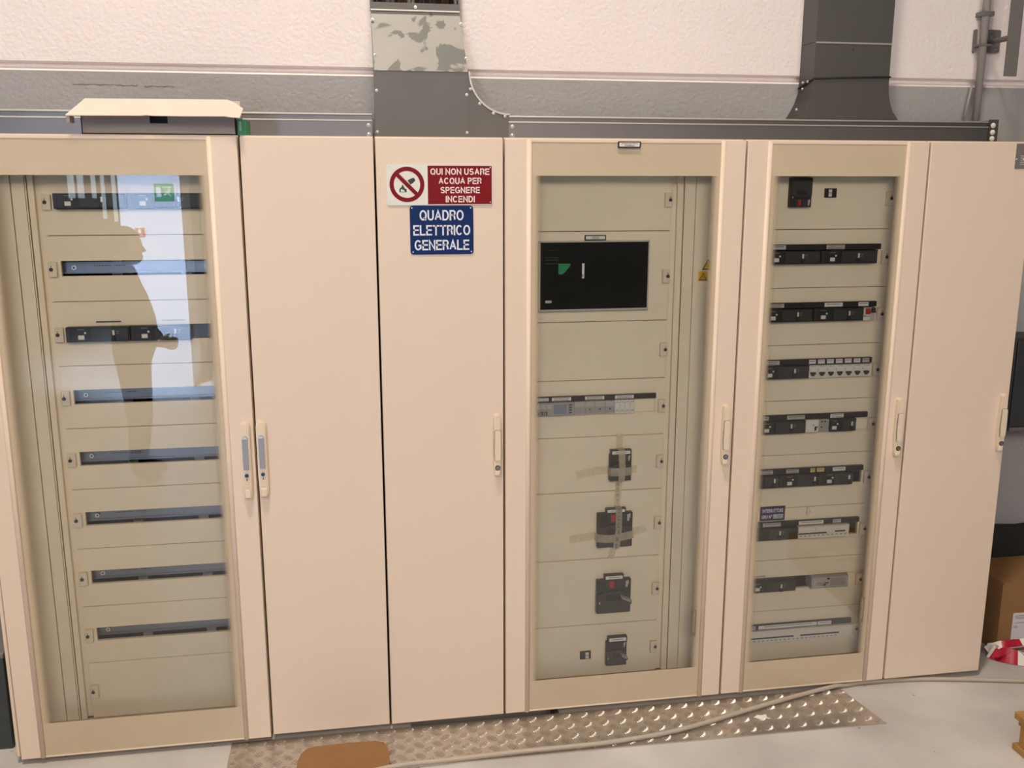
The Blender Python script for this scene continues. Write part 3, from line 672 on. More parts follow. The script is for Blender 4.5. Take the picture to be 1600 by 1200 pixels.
# row 2
label_strip(r5, 1.70, 2.133, 1.637, 1.6555, ((1.715, 1.781, LABELG, 1), (1.930, 1.997, LABELG, 2)))
breaker(r5, 1.70, 1.906, 1.589, 1.634, 1.745, 1.839); breaker(r5, 1.9065, 2.117, 1.589, 1.634, 1.949, 2.044)
MB(CREAMIN).box(2.1175, 2.133, PY - 0.002, 0.09, 1.589, 1.636).build('blanking_cover', r5)
# row 3
label_strip(r5, 1.70, 2.133, 1.4375, 1.4555, ((1.712, 1.787, LABELG, 2), (1.937, 2.005), (2.064, 2.102)))
breaker(r5, 1.70, 1.892, 1.3895, 1.4345, 1.745, 1.834); breaker(r5, 1.8925, 2.081, 1.3895, 1.4345, 1.930, 2.0255)
b = MB(LABELG, INK, REDP, WHITEP); b.box(2.0815, 2.125, 0.050, 0.1, 1.3895, 1.4345, LABELG, bev=0.001); b.box(2.0815, 2.106, 0.049, 0.05, 1.390, 1.401, WHITEP); b.box(2.084, 2.108, 0.0485, 0.05, 1.407, 1.434, WHITEP); b.cyl((2.088, 0.05, 1.405), (2.088, 0.0485, 1.405), 0.002, m=INK)
o = b.build('residual_current_device', r5)
MB(REDP).box(2.088, 2.1055, 0.044, 0.05, 1.4115, 1.4325, bev=0.001).build('test_button', o)['label'] = 'red test button'
MB(INK).prism([(2.108, 1.4165), (2.125, 1.4165), (2.121, 1.434), (2.111, 1.434)], 0.042, 0.05).build('toggle', o)
MB(CREAMIN).box(2.1255, 2.133, PY - 0.002, 0.09, 1.3895, 1.436).build('blanking_cover', r5)
# row 4: breaker and seven small ones
label_strip(r5, 1.70, 2.133, 1.2365, 1.2555, ((1.715, 1.783, LABELG, 2),) + tuple((1.8935 + 0.0338 * i, 1.9185 + 0.0338 * i, LABELW if i < 6 else LABELG, 1) for i in range(7)))
breaker(r5, 1.70, 1.892, 1.189, 1.235, 1.745, 1.836)
for i in range(7):
    a = 1.893 + 0.0337 * i; b = MB(WHITEP, LABELG, INK)
    b.box(a, a + 0.0333, 0.052, 0.1, 1.1885, 1.233, WHITEP, bev=0.001); b.box(a + 0.006, a + 0.021, 0.051, 0.052, 1.212, 1.228, LABELW); b.box(a + 0.006, a + 0.026, 0.0515, 0.052, 1.2285, 1.2305, GREYP); b.cyl((a + 0.0015, 0.052, 1.218), (a + 0.0015, 0.0515, 1.218), 0.0014, m=INK)
    o = b.build('miniature_breaker', r5)
    t = MB(INK); t.prism([(a + 0.004, 1.2095), (a + 0.0225, 1.2095), (a + 0.0215, 1.203), (a + 0.017, 1.200), (a + 0.0165, 1.1965), (a + 0.010, 1.1965), (a + 0.0095, 1.200), (a + 0.005, 1.203)], 0.043, 0.053); t.build('toggle', o)
# row 5
label_strip(r5, 1.70, 2.133, 1.0375, 1.056, ((1.715, 1.755, LABELG, 1), (1.824, 1.891, LABELG, 1), (1.989, 2.039, LABELW, 2)))
breaker(r5, 1.70, 1.892, 0.990, 1.036, 1.745, 1.836)
b = MB(WHITEP, INK, REDP); b.box(1.893, 1.9425, 0.050, 0.1, 0.9905, 1.0365, WHITEP, bev=0.001); b.box(1.927, 1.934, 0.049, 0.05, 0.997, 1.012, INK); b.box(1.935, 1.939, 0.049, 0.05, 1.006, 1.012, REDP); b.box(1.92, 1.924, 0.049, 0.05, 1.015, 1.018, INK); o = b.build('residual_current_device', r5)
b = MB(GREYP, INK); b.box(1.943, 1.984, 0.054, 0.1, 0.9905, 1.0365, GREYP, bev=0.001); b.cyl((1.956, 0.054, 1.028), (1.956, 0.053, 1.028), 0.003, m=INK); b.cyl((1.956, 0.054, 1.008), (1.956, 0.053, 1.008), 0.003, m=INK); b.box(1.964, 1.972, 0.0535, 0.054, 1.026, 1.030, INK); b.build('auxiliary_contact', r5)
breaker(r5, 1.985, 2.086, 0.990, 1.036, 2.001, 2.067)
MB(CREAMIN).box(2.0865, 2.133, PY - 0.002, 0.09, 0.990, 1.036, bev=0.001).build('blanking_cover', r5)
# row 6
label_strip(r5, 1.70, 2.133, 0.838, 0.8565, ((1.715, 1.783, LABELG, 2), (1.834, 1.882, LABELG, 2), (1.926, 1.944, LABELY, 1), (1.951, 1.979, LABELY, 1), (2.013, 2.062, LABELW, 1)))
breaker(r5, 1.70, 1.802, 0.790, 0.836, None, 1.785); breaker(r5, 1.8025, 1.952, 0.790, 0.836, 1.844, 1.939); breaker(r5, 1.9525, 2.089, 0.790, 0.836, 1.997, 2.072)
# row 7
label_strip(r5, 1.70, 2.133, 0.639, 0.657, ((1.756, 1.825, LABELG, 1), (1.895, 1.991, LABELW, 1), (2.028, 2.060, LABELG, 1)))
breaker(r5, 1.70, 1.889, 0.591, 0.637, None, 1.818)
b = MB(WHITEP, INK, GREYP); b.box(1.890, 2.089, 0.046, 0.1, 0.5905, 0.637, WHITEP, bev=0.0015); b.box(1.890, 2.089, 0.0455, 0.046, 0.634, 0.6352, YELLOW); b.box(1.891, 2.0, 0.0445, 0.046, 0.608, 0.6125, INK); b.box(2.033, 2.073, 0.0445, 0.046, 0.611, 0.6155, INK); b.box(1.955, 1.956, 0.0455, 0.046, 0.616, 0.632, GREYP)
for i in range(11): b.box(1.896 + i * 0.0175, 1.904 + i * 0.0175, 0.0455, 0.046, 0.599, 0.6035, GREYP)
b.build('terminal_block', r5)
b = MB(WHITEP, INK); b.box(1.924, 1.944, PY - 0.002, PY + 0.001, 0.664, 0.705, CREAMIN); b.box(1.926, 1.934, PY - 0.012, PY, 0.675, 0.704, WHITEP, bev=0.003); b.box(1.934, 1.942, PY - 0.009, PY, 0.682, 0.692, WHITEP, bev=0.003); b.build('cable_clip', P5[2])
b = MB(PURPLE, SIGNT, CYANW); b.box(1.748, 1.844, PY - 0.001, PY, 0.6595, 0.7145, PURPLE)
b.mesh(text_mesh('INTERRUTTORE', 1.797, 0.6975, 0.080, 0.0145, PY - 0.001, 0.0004, 0.03), SIGNT); b.mesh(text_mesh('GRU N°', 1.775, 0.675, 0.040, 0.014, PY - 0.001, 0.0004, 0.03), SIGNT)
b.box(1.799, 1.837, PY - 0.0014, PY - 0.001, 0.667, 0.683, CYANW); b.mesh(text_mesh('L.1002', 1.818, 0.675, 0.034, 0.012, PY - 0.0014, 0.0003), PURPLE)
b.build('name_sign', P5[2])['label'] = 'dark purple sign with pale lettering'
# row 8
MB(LABELG).box(1.72, 1.783, PY - 0.003, PY, 0.442, 0.447).build('label', P5[1])
breaker(r5, 1.70, 1.896, 0.389, 0.430, 1.745, 1.836)
MB(BLACK2).box(1.70, 1.896, 0.062, 0.09, 0.430, 0.4372).build('label_strip', r5)
b = MB(GREYP, LABELG, INK); b.box(1.957, 2.103, 0.050, 0.1, 0.3895, 0.4365, GREYP, bev=0.0015); b.box(1.966, 2.10, 0.049, 0.05, 0.394, 0.432, LABELG); b.box(1.975, 2.02, 0.0485, 0.049, 0.400, 0.414, GREYP); b.box(2.03, 2.092, 0.0485, 0.049, 0.398, 0.428, GREYP)
b.cyl((2.009, 0.049, 0.4035), (2.009, 0.0475, 0.4035), 0.004, m=INK); b.box(2.018, 2.028, 0.048, 0.049, 0.423, 0.430, INK); b.box(2.01, 2.024, 0.048, 0.049, 0.409, 0.413, INK); b.build('time_switch', r5)
MB(CREAMIN).box(2.1085, 2.133, PY - 0.001, 0.09, 0.389, 0.4365).build('blanking_cover', r5)
# row 9
label_strip(r5, 1.70, 2.133, 0.2375, 0.2555, ((1.715, 1.751, LABELG, 1), (1.7625, 1.994, LABELW, 1), (1.998, 2.052, LABELW, 1)), mat('blue_black_plastic', (0.03, 0.04, 0.055), 0.5))
b = MB(WHITEP, INK, YELLOW, GREYP); b.box(1.70, 2.1335, 0.046, 0.1, 0.1875, 0.2355, WHITEP, bev=0.0015); b.box(1.72, 1.898, 0.0445, 0.046, 0.2065, 0.2115, INK); b.box(1.924, 2.079, 0.0445, 0.046, 0.2065, 0.2115, INK)
for i in range(22): b.box(1.706 + i * 0.019, 1.718 + i * 0.019, 0.0455, 0.046, 0.229, 0.2303, YELLOW); b.box(1.706 + i * 0.017, 1.7145 + i * 0.017, 0.0455, 0.046, 0.1955, 0.200, GREYP)
b.build('terminal_block', r5)
brand_tag(d5, 2.139, 0.266, 0.365, TAGB, TAGT)

# ---- blind cabinet at the right end
r6, d6 = solid_cabinet(2.25, 2.65, 'rightmost blind beige cabinet, beside the cardboard box', 2.620, 'cream', panel_right=True)
b = MB(BRACKET, PAPERW, LABELG); b.box(2.570, 2.638, -0.002, 0.0, 1.909, 1.9925, BRACKET)
for i in range(5): b.box(2.588, 2.632, -0.0024, -0.002, 1.922 + i * 0.007, 1.925 + i * 0.007, LABELG)
b.cyl((2.573, -0.002, 1.941), (2.573, -0.0035, 1.941), 0.0025, m=PAPERW); b.cyl((2.6, -0.002, 1.941), (2.6, -0.0035, 1.941), 0.0025, m=PAPERW); b.build('rating_plate', d6)['label'] = 'small dark grey rating plate in the top corner'

# ---------------------------------------------------------------- signs on the door
def arc(cx, cz, rx, rz, a0, a1, n=14): return [(cx + rx * math.cos(math.radians(a0 + (a1 - a0) * k / n)), cz + rz * math.sin(math.radians(a0 + (a1 - a0) * k / n))) for k in range(n + 1)]
# grotesque capitals as centre-line strokes in a unit box: letter -> (width, strokes)
CAP = {
 'I': (0.0, [[(0, 0), (0, 1)]]), 'L': (0.48, [[(0, 1), (0, 0), (1, 0)]]), 'T': (0.56, [[(0, 1), (1, 1)], [(0.5, 1), (0.5, 0)]]),
 'E': (0.50, [[(1, 1), (0, 1), (0, 0), (1, 0)], [(0, 0.52), (0.92, 0.52)]]), 'N': (0.56, [[(0, 0), (0, 1), (1, 0), (1, 1)]]),
 'A': (0.62, [[(0, 0), (0.5, 1), (1, 0)], [(0.2, 0.33), (0.8, 0.33)]]),
 'U': (0.54, [[(0, 1), (0, 0.32)] + arc(0.5, 0.32, 0.5, 0.32, 180, 360) + [(1, 0.32), (1, 1)]]),
 'O': (0.64, [arc(0.5, 0.5, 0.5, 0.5, 90, 450, 28)]), 'Q': (0.64, [arc(0.5, 0.5, 0.5, 0.5, 90, 450, 28), [(0.62, 0.25), (1.0, -0.06)]]),
 'C': (0.60, [arc(0.5, 0.5, 0.5, 0.5, 42, 318, 22)]),
 'G': (0.62, [arc(0.5, 0.5, 0.5, 0.5, 42, 300, 22) + [(0.97, 0.16), (0.97, 0.46), (0.55, 0.46)]]),
 'D': (0.56, [[(0, 0), (0, 1), (0.45, 1)] + arc(0.45, 0.5, 0.55, 0.5, 90, -90, 16) + [(0, 0)]]),
 'P': (0.50, [[(0, 0), (0, 1), (0.6, 1)] + arc(0.6, 0.74, 0.4, 0.26, 90, -90, 12) + [(0, 0.48)]]),
 'R': (0.52, [[(0, 0), (0, 1), (0.6, 1)] + arc(0.6, 0.76, 0.4, 0.24, 90, -90, 12) + [(0, 0.52)], [(0.6, 0.52), (0.86, 0.36), (0.93, 0.15), (0.97, 0)]]),
 'S': (0.52, [arc(0.5, 0.755, 0.46, 0.245, 25, 270, 14) + arc(0.5, 0.255, 0.5, 0.255, 90, -155, 14)[1:]]),
}
def capitals(b, txt, cx, cz, width, height, y, m, th=0.17, depth=0.0005):
    gap = 0.11 + th; pos = []; x = 0.0
    for ch in txt:
        if ch == ' ': x += 0.34; continue
        pos.append((ch, x)); x += CAP[ch][0] + gap
    total = x - gap; sx = (width - th * height) / total; hz = height * (1 - th); t = th * height / 2
    for ch, px_ in pos:
        w_, strokes = CAP[ch]
        for st in strokes:
            P = [Vector((cx - width / 2 + t + (px_ + q[0] * w_) * sx, cz - hz / 2 + q[1] * hz)) for q in st]
            P = [p for i, p in enumerate(P) if i == 0 or (p - P[i - 1]).length > 1e-6]
            closed = (P[0] - P[-1]).length < 1e-6; n = len(P)
            A, B = [], []
            for i in range(n):
                d0 = (P[i] - P[i - 1]).normalized() if i > 0 else ((P[0] - P[-2]).normalized() if closed else None)
                d1 = (P[i + 1] - P[i]).normalized() if i < n - 1 else ((P[1] - P[0]).normalized() if closed else None)
                d0 = d0 or d1; d1 = d1 or d0
                n0, n1 = Vector((-d0.y, d0.x)), Vector((-d1.y, d1.x)); mt = (n0 + n1).normalized(); k = t / max(0.42, mt.dot(n1))
                p = P[i]
                if not closed and i == 0: p = p - d1 * (t if ch in 'ILTEN' or (ch in 'UPRD') else 0)
                if not closed and i == n - 1: p = p + d0 * (t if ch in 'ILTEN' or ch in 'U' else 0)
                A.append(p + mt * k); B.append(p - mt * k)
            for i in range(n - 1):
                b.prism([(A[i].x, A[i].y), (A[i + 1].x, A[i + 1].y), (B[i + 1].x, B[i + 1].y), (B[i].x, B[i].y)], y - depth, y, 'y', m)
def sign_pegs(b, pts, y, m):
    for x, z in pts: b.cyl((x, y, z), (x, y - 0.0008, z), 0.0022, n=10, m=m)
s = thing('prohibition_sign', 'red and white Italian sign forbidding water on fires, above the blue sign', 'sign', (0.598, -0.0005, 1.795))
b = MB(SIGNW, STEEL); b.prism(rrect(0.434, 0.764, 1.7930, 1.9165, 0.008), -0.0035, -0.0006, 'y', SIGNW); sign_pegs(b, ((0.442, 1.908), (0.756, 1.908), (0.442, 1.802), (0.756, 1.802)), -0.0035, STEEL); b.build('sign_board', s)
cx, cz = 0.4965, 1.856; yy = -0.0036
b = MB(SIGNR); n = 48
for k in range(n):
    a0, a1 = 2 * math.pi * k / n, 2 * math.pi * (k + 1) / n
    b.prism([(cx + q * math.cos(a), cz + q * math.sin(a)) for q, a in ((0.0405, a0), (0.0535, a0), (0.0535, a1), (0.0405, a1))], yy - 0.0004, yy, 'y')
def rot(p, a): return (cx + p[0] * math.cos(a) - p[1] * math.sin(a), cz + p[0] * math.sin(a) + p[1] * math.cos(a))
b.prism([rot(p, -math.radians(45)) for p in ((-0.042, -0.006), (0.042, -0.006), (0.042, 0.006), (-0.042, 0.006))], yy - 0.0008, yy - 0.0002, 'y')
b.build('prohibition_ring', s)['label'] = 'red ring with a diagonal bar'
sc_ = 0.0535 / 400
def PX(pts): return [(cx + (x - 692) * sc_, cz - (y - 570) * sc_) for x, y in pts]
b = MB(INK, SIGNW)
b.prism(PX([(705, 480), (775, 440), (850, 415), (870, 445), (885, 482), (830, 535), (772, 575), (740, 530)]), yy - 0.0003, yy, 'y', INK)
b.prism(PX([(515, 745), (512, 690), (530, 655), (560, 632), (580, 600), (586, 562), (612, 605), (635, 650), (650, 668), (680, 672), (682, 745)]), yy - 0.0003, yy, 'y', INK)
b.prism(PX([(545, 735), (548, 690), (572, 668), (580, 672), (586, 705), (602, 684), (620, 700), (642, 735)]), yy - 0.0005, yy - 0.0002, 'y', SIGNW)
b.build('pictogram', s)['label'] = 'black bucket over a black flame'
MB(SIGNR).box(0.5605, 0.7605, yy - 0.0004, yy, 1.7960, 1.9128).build('text_panel', s)['label'] = 'red panel behind the lettering'
b = MB(SIGNP)
for t, dz, wd in (('QUI NON USARE', 0.0178, 0.184), ('ACQUA PER', 0.0458, 0.134), ('SPEGNERE', 0.0740, 0.123), ('INCENDI', 0.1015, 0.091)):
    capitals(b, t, 0.661, 1.9128 - dz, wd, 0.0195, yy - 0.0004, SIGNP, 0.175)
b.build('lettering', s)['label'] = 'pale capital letters on the red panel'
s = thing('cabinet_name_sign', 'blue sign with white capitals naming the main electrical panel', 'sign', (0.602, -0.0005, 1.641))
b = MB(SIGNB, STEEL); b.prism(rrect(0.503, 0.7015, 1.641, 1.7915, 0.010), -0.003, -0.0006, 'y', SIGNB); sign_pegs(b, ((0.510, 1.7845), (0.6935, 1.7845), (0.511, 1.649), (0.6945, 1.649)), -0.003, SIGNT); b.build('sign_board', s)
b = MB(SIGNT)
for t, dz, wd in (('QUADRO', 0.0305, 0.138), ('ELETTRICO', 0.0765, 0.179), ('GENERALE', 0.1225, 0.172)):
    capitals(b, t, 0.602, 1.7925 - dz, wd, 0.032, -0.003, SIGNT, 0.155)
b.build('lettering', s)['label'] = 'white capital letters'

# ---------------------------------------------------------------- adhesive tape on the breakers
def tape_strip(name, cl, halfw, y, label):
    b = MB(FILM); top, bot = [], []
    for i, (x, z, yy) in enumerate(cl):
        p0 = cl[max(i - 1, 0)]; p1 = cl[min(i + 1, len(cl) - 1)]
        t = Vector((p1[0] - p0[0], 0, p1[1] - p0[1])).normalized(); nrm = Vector((-t.z, 0, t.x))
        top.append(b.bm.verts.new(Vector((x, yy, z)) + nrm * halfw)); bot.append(b.bm.verts.new(Vector((x, yy, z)) - nrm * halfw))
    for i in range(len(cl) - 1): b.bm.faces.new((top[i], top[i + 1], bot[i + 1], bot[i]))
    return b, label
yt = 0.0438
b, l = tape_strip('t', [(1.064, 0.868, 0.0685), (1.10, 0.876, 0.0685), (1.139, 0.882, 0.0685), (1.174, 0.882, 0.0685), (1.179, 0.882, 0.0445), (1.215, 0.880, 0.0440), (1.254, 0.882, 0.0445), (1.259, 0.882, 0.0685), (1.279, 0.880, 0.0685)], 0.0145, 0, '')
tag(b.build('adhesive_tape', origin=(1.17, 0.0685, 0.88)), 'yellowed tape stuck across the upper taped black breaker', 'tape')
b, l = tape_strip('t', [(1.042, 0.634, 0.0685), (1.09, 0.640, 0.0685), (1.132, 0.644, 0.0685), (1.136, 0.643, 0.0445), (1.170, 0.638, 0.0440), (1.20, 0.638, 0.0440), (1.235, 0.644, 0.0440), (1.2665, 0.650, 0.0445), (1.2705, 0.651, 0.0685), (1.30, 0.656, 0.0685), (1.319, 0.662, 0.0685)], 0.0145, 0, '')
tag(b.build('adhesive_tape', origin=(1.18, 0.0685, 0.64)), 'yellowed tape stuck across the lower, larger taped breaker', 'tape')
b, l = tape_strip('t', [(1.215, 1.012, 0.068), (1.216, 0.964, 0.068), (1.2165, 0.960, 0.0425), (1.220, 0.90, 0.0420), (1.218, 0.846, 0.0425), (1.2165, 0.841, 0.068), (1.213, 0.79, 0.068), (1.212, 0.751, 0.068), (1.212, 0.747, 0.0425), (1.212, 0.67, 0.0415), (1.205, 0.602, 0.0425), (1.203, 0.597, 0.068), (1.193, 0.553, 0.068)], 0.0115, 0, '')
for i, ch in enumerate('NON'): b.mesh(text_mesh(ch, 1.2125, 0.829 - i * 0.0195, 0.008, 0.013, 0.0675, 0.0003, 0, 0.05), INK)
for i, ch in enumerate('TOCCARE'): b.mesh(text_mesh(ch, (1.2125, 1.2125, 1.2125, 1.212, 1.2115, 1.2085, 1.206)[i], 0.766 - i * 0.0262, 0.009, 0.016, 0.067 if i == 0 else 0.041, 0.0003, 0, -0.05), INK)
tag(b.build('adhesive_tape', origin=(1.21, 0.068, 0.78)), 'long upright tape with handwriting joining the two taped breakers', 'tape')

# ---------------------------------------------------------------- steel ducts and trunking above
FY = 0.352
def screws(root, pts, m=STEEL, r=0.0042):
    for x, y, z in pts:
        b = MB(m); b.ball((x, y, z), r, (1, 0.55, 1), m, 10); b.cyl((x, y, z), (x, y + 0.004, z), r * 1.25, n=10, m=m)
        b.build('bolt', root)
def trunk(label, x0, x1, ends, ztop=2.090, end_plate=False):
    t = thing('cable_trunking', label, 'trunking', ((x0 + x1) / 2, FY, 2.001))
    b = MB(GALV); b.box(x0, x1, FY, WY - 0.02, 2.001, 2.066, GALV); b.box(x0, x1, FY - 0.003, FY + 0.004, 2.064, 2.069, GALVL, bev=0.001); b.build('tray', t)
    b = MB(GALV); b.box(x0, x1, FY + 0.004, WY - 0.02, 2.069, 2.083, GALV); b.box(x0, x1, FY - 0.002, FY + 0.01, ztop - 0.006, ztop, GALVL, bev=0.0015); b.box(x0, x1, FY + 0.006, WY - 0.02, 2.083, ztop, GALV); b.build('lid', t)
    screws(t, [(x, FY - 0.001, z) for x in ends for z in (2.022, 2.052)], r=0.0055)
    return t
tl = trunk('galvanised horizontal cable trunking behind the carton, left of the centre duct', -2.2, 0.405, (0.392,), 2.090)
tr = trunk('galvanised horizontal cable trunking along the wall, right of the centre duct', 0.872, 2.706, (0.885,), 2.088)
b = MB(GALVD, STEEL); b.box(2.707, 2.744, FY - 0.004, FY, 2.001, 2.094, GALVD); b.box(2.742, 2.744, FY, WY - 0.02, 2.001, 2.094, GALVD); b.build('end_cap', tr)
screws(tr, [(2.722, FY - 0.006, 2.025), (2.722, FY - 0.006, 2.048), (2.722, FY - 0.006, 2.073)], PAPERW, 0.008)
# centre duct
dc = thing('cable_duct', 'scuffed galvanised vertical cable duct above the sign cabinet', 'duct', (0.57, FY, 2.001))
b = MB(GALVD); b.box(0.416, 0.731, FY, WY - 0.02, 2.001, 2.231, GALVD); b.box(0.414, 0.733, FY - 0.002, FY, 2.001, 2.231, GALVD); b.build('lower_cover', dc)
b = MB(GALVP); U = 0.425
b.hexa([(0.4165, FY - 0.003, 2.233), (0.731, FY - 0.003, 2.233), (0.713, U, 2.432), (0.412, U, 2.432), (0.4165, WY - 0.01, 2.233), (0.731, WY - 0.01, 2.233), (0.713, WY - 0.01, 2.432), (0.412, WY - 0.01, 2.432)], GALVP)
b.hexa([(0.4165, FY - 0.006, 2.229), (0.731, FY - 0.006, 2.229), (0.731, FY - 0.004, 2.234), (0.4165, FY - 0.004, 2.234), (0.4165, FY, 2.229), (0.731, FY, 2.229), (0.731, FY, 2.234), (0.4165, FY, 2.234)], GALVP)
b.box(0.412, 0.713, U - 0.010, U - 0.002, 2.430, 2.4345, STEELB, bev=0.001); b.build('sloped_cover', dc)['label'] = 'pale scuffed sloping cover'
b = MB(GALVD); b.box(0.411, 0.714, U - 0.001, WY - 0.01, 2.434, 2.458, GALVD); b.box(0.411, 0.416, U, WY - 0.005, 2.458, 3.4, GALVD); b.box(0.709, 0.714, U, WY - 0.005, 2.458, 3.4, GALVD); b.box(0.416, 0.709, WY - 0.009, WY - 0.005, 2.458, 3.4, GALVD); b.build('open_tray', dc)
b = MB(GALVD); R = 0.142
pts = [(0.7335, 2.231)] + [(0.7335 + R - R * math.cos(math.radians(a)), 2.231 - R * math.sin(math.radians(a))) for a in range(9, 91, 9)] + [(0.8755, 2.001), (0.7335, 2.001)]
pts = [(p[0], max(p[1], 2.001)) for p in pts]
b.prism(pts, FY + 0.001, WY - 0.02, 'y', GALVD)
rim = [(0.7335 + R - R * math.cos(math.radians(a)), 2.231 - R * math.sin(math.radians(a))) for a in range(0, 91, 6)]
for p, q in zip(rim, rim[1:]):
    d_ = Vector((q[0] - p[0], q[1] - p[1])).normalized(); nn = (d_.y * -0.006, d_.x * 0.006)
    b.prism([p, q, (q[0] + nn[0], q[1] + nn[1]), (p[0] + nn[0], p[1] + nn[1])], FY - 0.004, FY + 0.012, 'y', GALVL)
b.build('curved_gusset', dc)
scr = [(0.421, FY - 0.004, 2.03), (0.422, FY - 0.004, 2.165), (0.727, FY - 0.004, 2.03), (0.727, FY - 0.004, 2.155), (0.42, FY + 0.012, 2.28), (0.727, FY + 0.012, 2.275), (0.4165, U - 0.02, 2.398), (0.716, U - 0.02, 2.392), (0.563, U - 0.004, 2.445)]
scr += [(0.7335 + R * (1 - math.cos(math.radians(a))) - 0.004, FY - 0.005, 2.231 - R * math.sin(math.radians(a)) - 0.004) for a in (22, 45, 68, 85)]
screws(dc, scr)
cols = [(0.02, 0.02, 0.02), (0.25, 0.22, 0.19), (0.10, 0.05, 0.03), (0.5, 0.45, 0.38), (0.03, 0.03, 0.035)]
CM = [mat('duct_cable_sheath_%d' % i, c, 0.5) for i, c in enumerate(cols)]
rnd = random.Random(4); x = 0.424
while x < 0.700:
    r_ = rnd.uniform(0.0045, 0.008)
    b = MB(rnd.choice(CM)); yb = WY - 0.012 - r_
    b.cyl((x + r_, yb, 2.4595), (x + r_, yb, 3.4), r_, n=10)
    o = b.build('power_cable', origin=(x + r_, yb, 2.4595)); tag(o, 'thin upright cable bundled in the open top of the centre duct', 'cable', 'cables in the centre duct')
    x += 2 * r_ + rnd.uniform(0.001, 0.003)
# right duct
dr = thing('cable_duct', 'plain grey vertical cable duct with flared foot, on the right trunking', 'duct', (2.13, FY, 2.092))
b = MB(GALVD); b.box(1.990, 2.285, FY, WY - 0.004, 2.358, 3.4, GALVD); b.build('upper_cover', dr)
b = MB(GALVD)
L = [(1.990, 2.3565), (1.989, 2.215), (1.986, 2.185), (1.977, 2.155), (1.962, 2.125), (1.940, 2.0895)]
Rr = [(2.335, 2.0895), (2.310, 2.118), (2.297, 2.148), (2.289, 2.18), (2.286, 2.215), (2.285, 2.3565)]
b.prism(L + Rr, FY + 0.001, WY - 0.004, 'y', GALVD); b.prism([(1.990, 2.352), (2.285, 2.352), (2.285, 2.3575), (1.990, 2.3575)], FY - 0.002, FY + 0.002, 'y', GALVL)
b.cyl((2.135, FY + 0.002, 2.332), (2.135, FY - 0.001, 2.332), 0.004, m=INK)
b.build('flared_foot', dr)
screws(dr, [(1.984, FY + 0.03, 2.222), (1.984, FY + 0.07, 2.222), (1.984, FY + 0.07, 2.20), (1.955, FY + 0.05, 2.125)])
b = MB(RUBBER); b.tube([(1.984, WY - 0.012, 2.205), (1.9855, FY + 0.03, 2.222), (1.987, FY - 0.003, 2.230), (2.13, FY - 0.004, 2.236), (2.288, FY - 0.003, 2.240), (2.288, FY + 0.02, 2.24)], 0.0032, 8)
b.build('strap', dr)['label'] = 'thin black strap tied round the duct'

# ---------------------------------------------------------------- conduit, bracket and rail at the upper right
cp = thing('conduit_pipe', 'vertical grey conduit on the wall right of the flared duct', 'pipe', (2.711, 0.44, 2.0))
MB(CONDUIT).cyl((2.711, 0.44, 2.093), (2.711, 0.44, 3.6), 0.0140, n=20).build('pipe', cp)
b = MB(BRACKET); b.box(2.688, 2.734, 0.422, 0.469, 2.368, 2.376); b.box(2.688, 2.734, 0.422, 0.469, 2.476, 2.492); b.build('pipe_clip', cp)
hr = thing('wall_rail', 'flat grey steel rail held off the wall on a rod, top right', 'rail', (2.735, 0.3, 2.25))
b = MB(BRACKET); b.prism(rrect(2.735, 2.795, 2.348, 2.432, 0.008), 0.458, 0.468, 'y'); b.prism(rrect(2.685, 2.696, 2.348, 2.432, 0.004), 0.458, 0.468, 'y')
b.cyl((2.757, 0.458, 2.405), (2.757, 0.455, 2.405), 0.007, n=10, m=STEEL); b.cyl((2.780, 0.458, 2.36), (2.780, 0.455, 2.36), 0.005, n=10, m=STEEL); b.build('wall_plate', hr)
MB(BRACKET).cyl((2.742, 0.460, 2.385), (2.742, 0.308, 2.385), 0.010, n=16).build('standoff_rod', hr)
b = MB(BRACKET); b.box(2.7135, 2.763, 0.300, 0.308, 2.246, 3.3, bev=0.001); b.build('flat_bar', hr)
b = MB(CONDUIT); b.cyl((2.668, 0.452, 2.091), (2.690, 0.452, 2.23), 0.004, n=10); tag(b.build('small_conduit', origin=(2.67, 0.452, 2.091)), 'short thin tube leaning beside the wall conduit', 'pipe')

# ---------------------------------------------------------------- carton on top of the first cabinet
cb = thing('flat_carton', 'flat white carton with torn lid lying on top of the leftmost cabinet', 'box', (-0.23, 0.15, 2.0008))
b = MB(BOXG, RUBBER, BOXW)
y0, y1, xa, xb, z0, z1 = 0.035, 0.235, -0.446, -0.008, 2.0008, 2.062
b.box(xa, xb, y0, y1, z0, z0 + 0.003, BOXG); b.box(xa, xb, y1 - 0.003, y1, z0, z1, BOXG); b.box(xa, xa + 0.003, y0, y1, z0, z1, BOXG); b.box(xb - 0.003, xb, y0, y1, z0, z1, BOXG)
# front wall with the hand slot
b.box(xa, -0.254, y0, y0 + 0.003, z0, z1, BOXG); b.box(-0.203, xb, y0, y0 + 0.003, z0, z1, BOXG); b.box(-0.254, -0.203, y0, y0 + 0.003, z0, 2.033, BOXG)
b.box(-0.275, -0.19, y0 + 0.02, y0 + 0.022, z0 + 0.003, z1 - 0.004, RUBBER)  # black sheet behind the slot stands in for the shade inside
b.build('tray', cb)
b = MB(BOXW, BOXG, LABELG)
lid = [(-0.470, -0.030, 2.049), (-0.445, 0.10, 2.0995), (-0.035, 0.10, 2.103), (-0.012, 0.07, 2.094), (0.014, 0.02, 2.070), (0.013, -0.032, 2.0440), (-0.012, -0.034, 2.047), (-0.03, -0.031, 2.0475), (-0.14, -0.032, 2.048), (-0.235, -0.031, 2.0485), (-0.25, -0.030, 2.0505), (-0.265, -0.030, 2.0485), (-0.36, -0.030, 2.049)]
def on_lid(x, y): return (x, y, 2.061 + (y - 0.0) * 0.43 + (x + 0.45) * 0.004)
